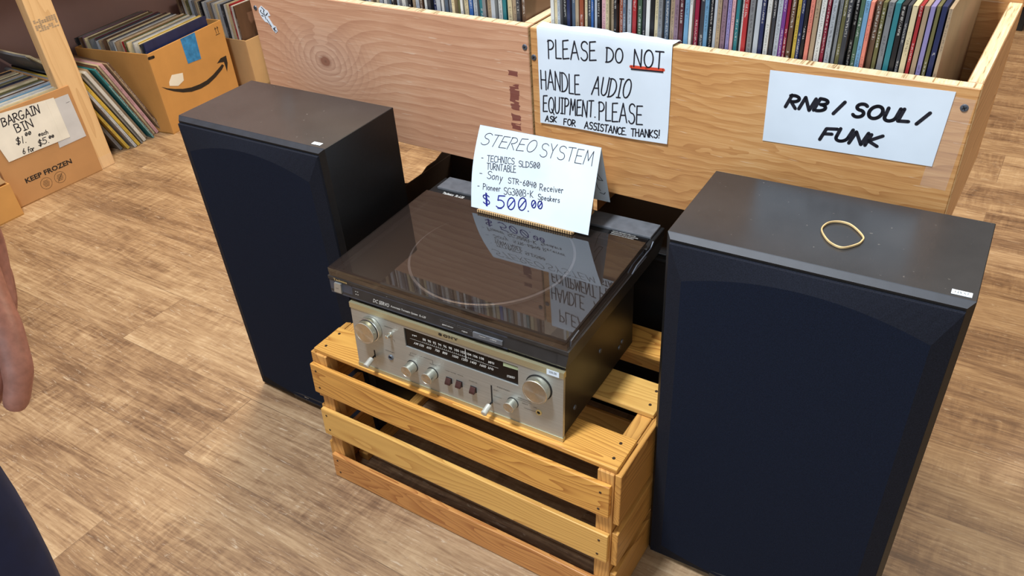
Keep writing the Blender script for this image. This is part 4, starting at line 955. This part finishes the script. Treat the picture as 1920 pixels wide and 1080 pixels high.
bm = BM(); prism(bm, [(.0347, .149), (.1300, .1490), (.2130, .1475), (.2130, .2815), (.0681, .2930), (.03, .289), (.021, .2347)], .0022, .0025, F0); prism(bm, [(.2133, .1475), (.2407, .1469), (.2405, .2794), (.2133, .2815)], .0016, .0021, F0); obj('paper', bm, 'paper_cream', sg)
bm = BM()
for q in W['barg']:
    if q[0][0] not in '#_': write(bm, q[0].replace('EACH', 'each'), q[1:], .0033 if q[0] in ('BARGAIN', 'BIN') else .0025, F0, .0027, wob=.06)
obj('lettering', bm, 'ink', sg)
sh2 = thing('paper_sheet', 'blank pale grey sheet behind the bargain sign on the KEEP FROZEN box', 'paper', OB, AB)
bm = BM(); prism(bm, [(.1956, .1274), (.2916, .1292), (.2880, .2741), (.2150, .2747)], .0008, .0011, F0); obj('paper', bm, 'sheet_grey', sh2)
bm = BM(); ribbon(bm, [(.271, .250), (.283, .2505)], .0009, F0, .0014); obj('print', bm, 'print_black', sh2)
# box with the curved arrow
OM, AM = Vector((-2.5603, 1.6089, 0)), math.atan2(.9877, -.1563)
ab = carton('cardboard_box', 'golden brown cardboard box of records with a curved black arrow printed on its front', OM, AM, .385, .345, .2934, 'card_orange', 'cardboard boxes of records')
bm = BM()
up = [(.0144, .1734), (.0370, .1600), (.0673, .1460), (.1068, .1310), (.1468, .1210), (.19, .1165), (.229, .1165), (.2680, .1235), (.3044, .1345), (.3294, .1430)]
lo = [(.0144, .1734), (.0340, .1565), (.0633, .1380), (.1020, .1190), (.1411, .1062), (.19, .0995), (.2348, .1006), (.2780, .1100), (.3203, .1245), (.3377, .1350)]
for i in range(len(up)-1):
    q = [lo[i], lo[i+1], up[i+1], up[i]] if i else [lo[0], lo[1], up[1]]
    bm.faces.new([bm.verts.new(F0(u, v, .0004)) for u, v in q])
for pg in ([(.3049, .1543), (.3215, .1517), (.3424, .1469), (.3624, .1650), (.3305, .1655)], [(.3424, .1469), (.3433, .1338), (.3451, .1075), (.3600, .1372), (.3624, .1650)]): bm.faces.new([bm.verts.new(F0(u, v, .0004)) for u, v in pg])
for dx in (0, .012): ribbon(bm, [(.345+dx, .255), (.345+dx, .275)], .0022, F0, .0004); ribbon(bm, [(.341+dx, .270), (.345+dx, .277), (.349+dx, .270)], .0016, F0, .0004)
ribbon(bm, [(.340, .250), (.362, .250)], .0020, F0, .0004)
ribbon(bm, [(.002, .2790), (.024, .2770)], .010, F0, .0004)
obj('print', bm, 'print_black', ab)
bm = BM(); prism(bm, [(.1657, .2029), (.234, .1975), (.2395, .2930), (.1640, .2932)], .0003, .0007, F0); tag(obj('tape', bm, 'blue_tape', ab), 'glossy blue tape')
bm = BM(); prism(bm, [(.0897, .1486), (.1219, .1567), (.1279, .1828), (.0764, .1937), (.0548, .1755), (.0514, .1632)], .0003, .0007, F0); tag(obj('torn_label', bm, 'paper_cream', ab), 'torn white shipping label')
fill(['navy', 'charcoal', 'cream', 'yellow', 'white', 'silver', 'grey', 'cream', 'white', 'olive', 'red', 'cream', 'tan', 'brown', 'white', 'grey', 'charcoal', 'cream', 'brown', 'black', 'tan', 'silver', 'charcoal', 'maroon', 'grey', 'olive', 'brown', 'cream', 'charcoal', 'mauve', 'brown', 'grey', 'charcoal'], OM, AM, .018, .014, .330, .0055, 'in the curved arrow box', 'records in the curved arrow box', (.0, .08), .010)
# short third box
O3, A3 = Vector((-2.60, 2.061, 0)), math.radians(92)
b3 = carton('cardboard_box', 'pale short cardboard box of records behind the left loudspeaker, beside the pinkish bin', O3, A3, .33, .345, .193, 'card_pale', 'cardboard boxes of records')
fill(['brown', 'white', 'red', 'cream', 'white', 'charcoal', 'silver', 'cream', 'white', 'grey', 'tan', 'silver', 'white', 'black', 'cream', 'tan', 'grey', 'silver', 'olive', 'cream', 'white', 'brown', 'tan'], O3, A3, .006, .012, .330, .0055, 'in the short pale box', 'records in the short pale box', (.0, .08), .004)
o = sleeve('white', .006); o.location = (-2.560, 2.135, .001); o.rotation_euler = (0, -.09, math.radians(2)); tag(o, 'white record sleeve leaning on the short pale box beside the pinkish bin', 'record', 'loose records on the floor')
# low box at the frame edge
O0, A0 = Vector((-2.515, .62, 0)), math.radians(89.5)
b0 = carton('cardboard_box', 'low golden brown cardboard box at the left edge, in front of the KEEP FROZEN box', O0, A0, .372, .30, .108, 'card_orange', 'cardboard boxes of records')
bm = BM(); prism(bm, [(.28, .1085), (.371, .1085), (.352, .150), (.29, .155)], -.020, -.016, F0); tag(obj('flap', bm, 'card_pale', b0), 'pale torn flap')
# leaning pile between the post and the curved arrow box
seqp = ['grey', 'yellow', 'black', 'silver', 'yellow', 'grey', 'cream', 'white', 'tan', 'teal', 'brown', 'cream', 'pink', 'tan', 'brown']
y = 1.437
for i, nm in enumerate(seqp):
    th = random.choice((.006, .009, .013, .015)); a = math.radians(23.5-i*.1-random.uniform(0, .8)); x = -2.604+random.uniform(-.03, .006)-(.012 if i < 3 else 0)
    o = sleeve(nm, th*.92, .315, soft=.0012); o.location = (x, y, th*.5*math.sin(a)+.0005); o.rotation_euler = (0, -a, PI/2); y += th/math.cos(a)+.0003
    tag(o, lab(seqp, i, 'in the leaning pile', 'after', 'before'), 'record', 'records leaning beside the wooden post')
for k, (nm, by, bz, a, x) in enumerate((('grey', 1.462, .172, 41, -2.72), ('cream', 1.476, .184, 44, -2.70))):
    o = sleeve(nm, .009, .262, soft=.0016); o.location = (x, by, bz); o.rotation_euler = (0, -math.radians(a), PI/2)
    tag(o, nm+' sleeve sticking out steeply over the KEEP FROZEN box, behind the wooden post', 'record', 'records leaning beside the wooden post')
# upright 2x4 post that carries the shelf
pt = thing('wooden_post', 'raw pine upright post standing between the bargain box and the leaning records', 'post', (-2.556, 1.270, 0), math.radians(90))
bm = BM(); box(bm, 0, .0865, 0, .038, .0, .70, .003, seg=2); obj('upright', bm, 'stud', pt)
bm = BM(); box(bm, -.0006, .0871, -.0006, .0386, .0005, .042, .001); tag(obj('tape', bm, 'tape', pt), 'clear tape wrapped round the foot')
bm = BM()
for i in range(9):
    for k in range(7):
        if random.random() < .75: box(bm, .007+i*.0083, .0135+i*.0083, -.0004, -.0002, .470+k*.0052, .4738+k*.0052)
obj('stamp', bm, plain('faded grey stamp', srgb(158, 138, 112), .8), pt)
bm = BM(); box(bm, -3.0, -2.556, -.2, 3.4, .7005, .7195, .001); tag(obj('shelf_board', bm, 'ply_in'), 'wooden shelf board resting on the post above the record boxes', 'shelf')
# dark open carton and black tub under the bins
OD = Vector((-1.092, 1.082, 0)); dk = carton('cardboard_box', 'dark brown open cardboard box on the floor behind the turntable', OD, 0., .340, .280, .330, 'card_dark', None)
bm = BM(); n = 16
pf = [(s/n*.28, .3302+.016*math.sin(s/n*9.)*(s/n)+.006*math.sin(s/n*21)) for s in range(n+1)]
a = [bm.verts.new((-.0005, u, .322)) for u, v in pf]; b = [bm.verts.new((-.0005, u, v)) for u, v in pf]; a2 = [bm.verts.new((-.004, u, .322)) for u, v in pf]; b2_ = [bm.verts.new((-.004, u, v)) for u, v in pf]
for k in range(n): bm.faces.new([a[k], a[k+1], b[k+1], b[k]]); bm.faces.new([a2[k+1], a2[k], b2_[k], b2_[k+1]]); bm.faces.new([b[k], b[k+1], b2_[k+1], b2_[k]])
obj('flap', bm, 'card_dark', dk)
for i, (nm, x) in enumerate((('charcoal', .05), ('tan', .09), ('rust', .13), ('grey', .17), ('brown', .21), ('black', .26))):
    o = sleeve(nm, .009, .262); o.location = OD+Vector((x, .009, .006)); o.rotation_euler = (0, .10+.01*i, 0)
    tag(o, nm+' record sleeve leaning inside the dark box behind the turntable', 'record', 'records in the dark box')
tbm = thing('storage_tub', 'black storage tub in the shadow under the tan bin', 'tub', (-.600, 1.085, 0), 0.)
bm = BM(); box(bm, 0, .46, 0, .245, 0, .005)
for b in ((0, .46, 0, .006), (0, .46, .239, .245), (0, .006, .006, .239), (.454, .46, .006, .239)): box(bm, b[0], b[1], b[2], b[3], 0, .395, .001)
obj('body', bm, 'black', tbm)
bm = BM(); tube(bm, [(-.006, -.006, .39), (.466, -.006, .39), (.466, .251, .39), (-.006, .251, .39)], .006, 8, True); obj('rim', bm, 'black', tbm)
bm = BM(); box(bm, -.003, .463, -.003, .248, .3955, .400, .001); obj('lid', bm, 'black', tbm)
# far display bin at the upper right edge
fb = thing('record_bin', 'distant wooden display bin at the upper right edge of the floor', 'record bin', (-.12, 3.72, 0), 0.)
bm = BM(); box(bm, 0, .7, 0, .02, .10, .50, .001); obj('front_panel', bm, 'ply_tan', fb)
for x in (0, .68): 
    bm = BM(); box(bm, x, x+.02, .021, .5, .10, .50, .001); obj('side_panel', bm, 'ply_in', fb)
for x in (.0, .66):
    for y in (.03, .45): bm = BM(); box(bm, x, x+.04, y, y+.04, 0, .0995, .002); obj('leg', bm, 'black', fb)

# ------------------------------------------------------------------ person standing at the left, hand hanging
def skin(name, chains, mat, parent, sub=2, extra=None):
    """grow a surface over connected joints; chains of (point, radius)"""
    parts = []
    for ch in chains:
        me = bpy.data.meshes.new('sk'); vs = [p_ for p_, r in ch['v']]; me.from_pydata(vs, ch['e'], [])
        o = bpy.data.objects.new('sk', me); COL.objects.link(o); md = o.modifiers.new('s', 'SKIN'); md.use_smooth_shade = True
        for i, (p_, r) in enumerate(ch['v']):
            r = r if isinstance(r, tuple) else (r, r); me.skin_vertices[0].data[i].radius = r
            me.skin_vertices[0].data[i].use_root = (i == 0)
        sm_ = o.modifiers.new('d', 'SUBSURF'); sm_.levels = sub; sm_.render_levels = sub
        bpy.context.view_layer.update(); ev = o.evaluated_get(bpy.context.evaluated_depsgraph_get()); m2 = bpy.data.meshes.new_from_object(ev)
        parts.append(m2); bpy.data.objects.remove(o)
    bm = BM()
    for m2 in parts: bm.from_mesh(m2)
    for v in bm.verts:
        if extra: v.co = extra(v.co)
    return obj(name, bm, mat, parent, smooth=True)
def chain(pts): return {'v': pts, 'e': [(i, i+1) for i in range(len(pts)-1)]}
PO = Vector((-.80, .035, 0))
pr_ = thing('person', 'person at the left edge in dark navy trousers, bare hand hanging with curled fingers', 'person', PO, 0.)
L = lambda x, y, z: (x, y, z)
def body_chains():
    v = [((0, 0, .93), .135), ((0, .0, 1.08), .125), ((0, -.01, 1.25), (.16, .12)), ((0, -.02, 1.41), (.15, .10)), ((0, -.005, 1.50), .055), ((0, .02, 1.57), .068), ((0, .03, 1.66), (.078, .092)), ((0, .02, 1.73), (.062, .075))]
    e = [(i, i+1) for i in range(7)]
    def addc(root, pts):
        k = root
        for p_ in pts: v.append(p_); e.append((k, len(v)-1)); k = len(v)-1
        return k
    for s in (-1, 1):
        addc(0, [((s*.10, .005, .86), .088), ((s*.115, .02, .66), .076), ((s*.12, .03, .50), .058), ((s*.12, .0, .32), .056), ((s*.12, -.02, .10), .036), ((s*.12, .06, .04), (.036, .032)), ((s*.125, .14, .025), (.036, .02))])
    addc(3, [((-.19, -.02, 1.40), .062), ((-.25, -.02, 1.13), .042), ((-.27, .06, .90), .028)])
    addc(3, [((.19, -.02, 1.40), .062), ((.275, .0, 1.15), .042), ((.300, .085, .985), .034)])
    return {'v': v, 'e': e}
# right hand: wrist follows the forearm, fingers hang and curl
CAMP = Vector((0, 0, 1.1516))
def ray(u, v, t_):
    d = F_+R_*((u-943.8)/1511.5)+U_*((585.4-v)/1511.5); return CAMP+d.normalized()*t_-PO
Lh = R_.copy()
idx = [ray(-14, 555, .715), ray(12, 618, .705), ray(25, 656, .702), ray(34, 694, .700), ray(34, 720, .703), ray(32, 742, .706), ray(26, 772, .712)]
fing = []
offs = [(0, 0, 0, 1.), (-.020, -.004, -.002, 1.04), (-.040, -.010, -.003, .98), (-.058, -.018, .0, .82)]
back = (F_*.55+Vector((-.3, -.6, 0))).normalized()
wrist = ray(-62, 430, .745)
hand = []
palm = []
for k, (a, b, c, s) in enumerate(offs):
    base = [p_+R_*a+F_*(-b)*1.2 for p_ in idx]
    root = base[1]; q = [base[0]]+[root+(p_-root)*s for p_ in base[1:]]
    rr = [.0120, .0130, .0112, .0124, .0100, .0104, .0086]; rr = [r*(1 if k < 3 else .86) for r in rr]
    if k > 0: q[4] = q[4]-R_*.004*k*.5; q[5] = q[5]-R_*.008*k*.5; q[6] = q[6]-R_*.016*k*.5+Vector((0, 0, .004*k))
    hand.append(chain([(tuple(wrist+(q[0]-wrist)*.45), .0135)]+[(tuple(p_), r) for p_, r in zip(q, rr)]))
    palm.append(q)
th0 = wrist+(palm[0][0]-wrist)*.35
tmb = [th0, th0+F_*.022-R_*.008+Vector((0, 0, -.018)), th0+F_*.034-R_*.020+Vector((0, 0, -.046)), th0+F_*.036-R_*.032+Vector((0, 0, -.070))]
hand.append(chain([(tuple(p_), r) for p_, r in zip(tmb, (.016, .0145, .0115, .0095))]))
pc = [(wrist+(p_[0]-wrist)*f_) for f_ in (.25, .6) for p_ in palm]
hand.append(chain([(tuple(Vector((.300, .085, .985))), .034), (tuple(wrist), (.026, .020)), (tuple(wrist+((palm[1][0]+palm[2][0])/2-wrist)*.5), (.034, .017)), (tuple((palm[1][0]+palm[2][0])/2), (.040, .015)), (tuple((palm[1][1]+palm[2][1])/2), (.036, .012))]))
bc = body_chains()
body = skin('body', [bc]+hand, 'skin', pr_, 2)
tro = {'v': [((0, 0, 1.05), (.180, .150)), ((0, 0, .90), (.180, .145))], 'e': [(0, 1)]}
for s in (-1, 1):
    k = 1
    for p_ in [((s*.095, .01, .82), .105), ((s*.120, .03, .66), .100), ((s*.125, .035, .50), .080), ((s*.125, .0, .30), .076), ((s*.125, -.02, .075), .070)]:
        tro['v'].append(p_); tro['e'].append((k, len(tro['v'])-1)); k = len(tro['v'])-1
skin('trousers', [tro], 'navy', pr_)
sv = {'v': [((0, 0, .90), (.215, .185)), ((0, 0, 1.10), (.195, .17)), ((0, -.01, 1.27), (.215, .165)), ((0, -.02, 1.42), (.205, .145)), ((0, -.008, 1.505), (.085, .085))], 'e': [(0, 1), (1, 2), (2, 3), (3, 4)]}
for s in (-1, 1):
    sv['v'] += [((s*.20, -.02, 1.405), .100), ((s*.228 if s < 0 else s*.238, -.015, 1.27), .078), ((s*.243 if s < 0 else s*.265, -.01, 1.17), .068)]; n_ = len(sv['v']); sv['e'] += [(3, n_-3), (n_-3, n_-2), (n_-2, n_-1)]
skin('shirt', [sv], 'shirt', pr_)
bm = BM(); bmesh.ops.create_icosphere(bm, subdivisions=3, radius=1)
for v in bm.verts: v.co = Vector((v.co.x*.086, v.co.y*.104+.012, v.co.z*.098+1.685)); 
for v in [v for v in bm.verts if v.co.y > .06 and v.co.z < 1.71 or v.co.z < 1.62]: bm.verts.remove(v)
obj('hair', bm, 'hair', pr_, smooth=True)
for s in (-1, 1):
    bm = BM(); bmesh.ops.create_icosphere(bm, subdivisions=2, radius=.011)
    for v in bm.verts: v.co += Vector((s*.031, .110, 1.655))
    obj('eye', bm, ['print_white'], pr_, smooth=True)
bm = BM(); box(bm, -.022, .022, .098, .112, 1.585, 1.592, .003); obj('mouth', bm, plain('lips', srgb(170, 96, 92), .5), pr_)
for s in (-1, 1):
    bm = BM(); box(bm, s*.125-.048, s*.125+.048, -.09, .185, 0, .075, .025, seg=3)
    for v in bm.verts:
        if v.co.y > .05: v.co.z *= .8
    obj('shoe', bm, 'shoe', pr_, smooth=True)
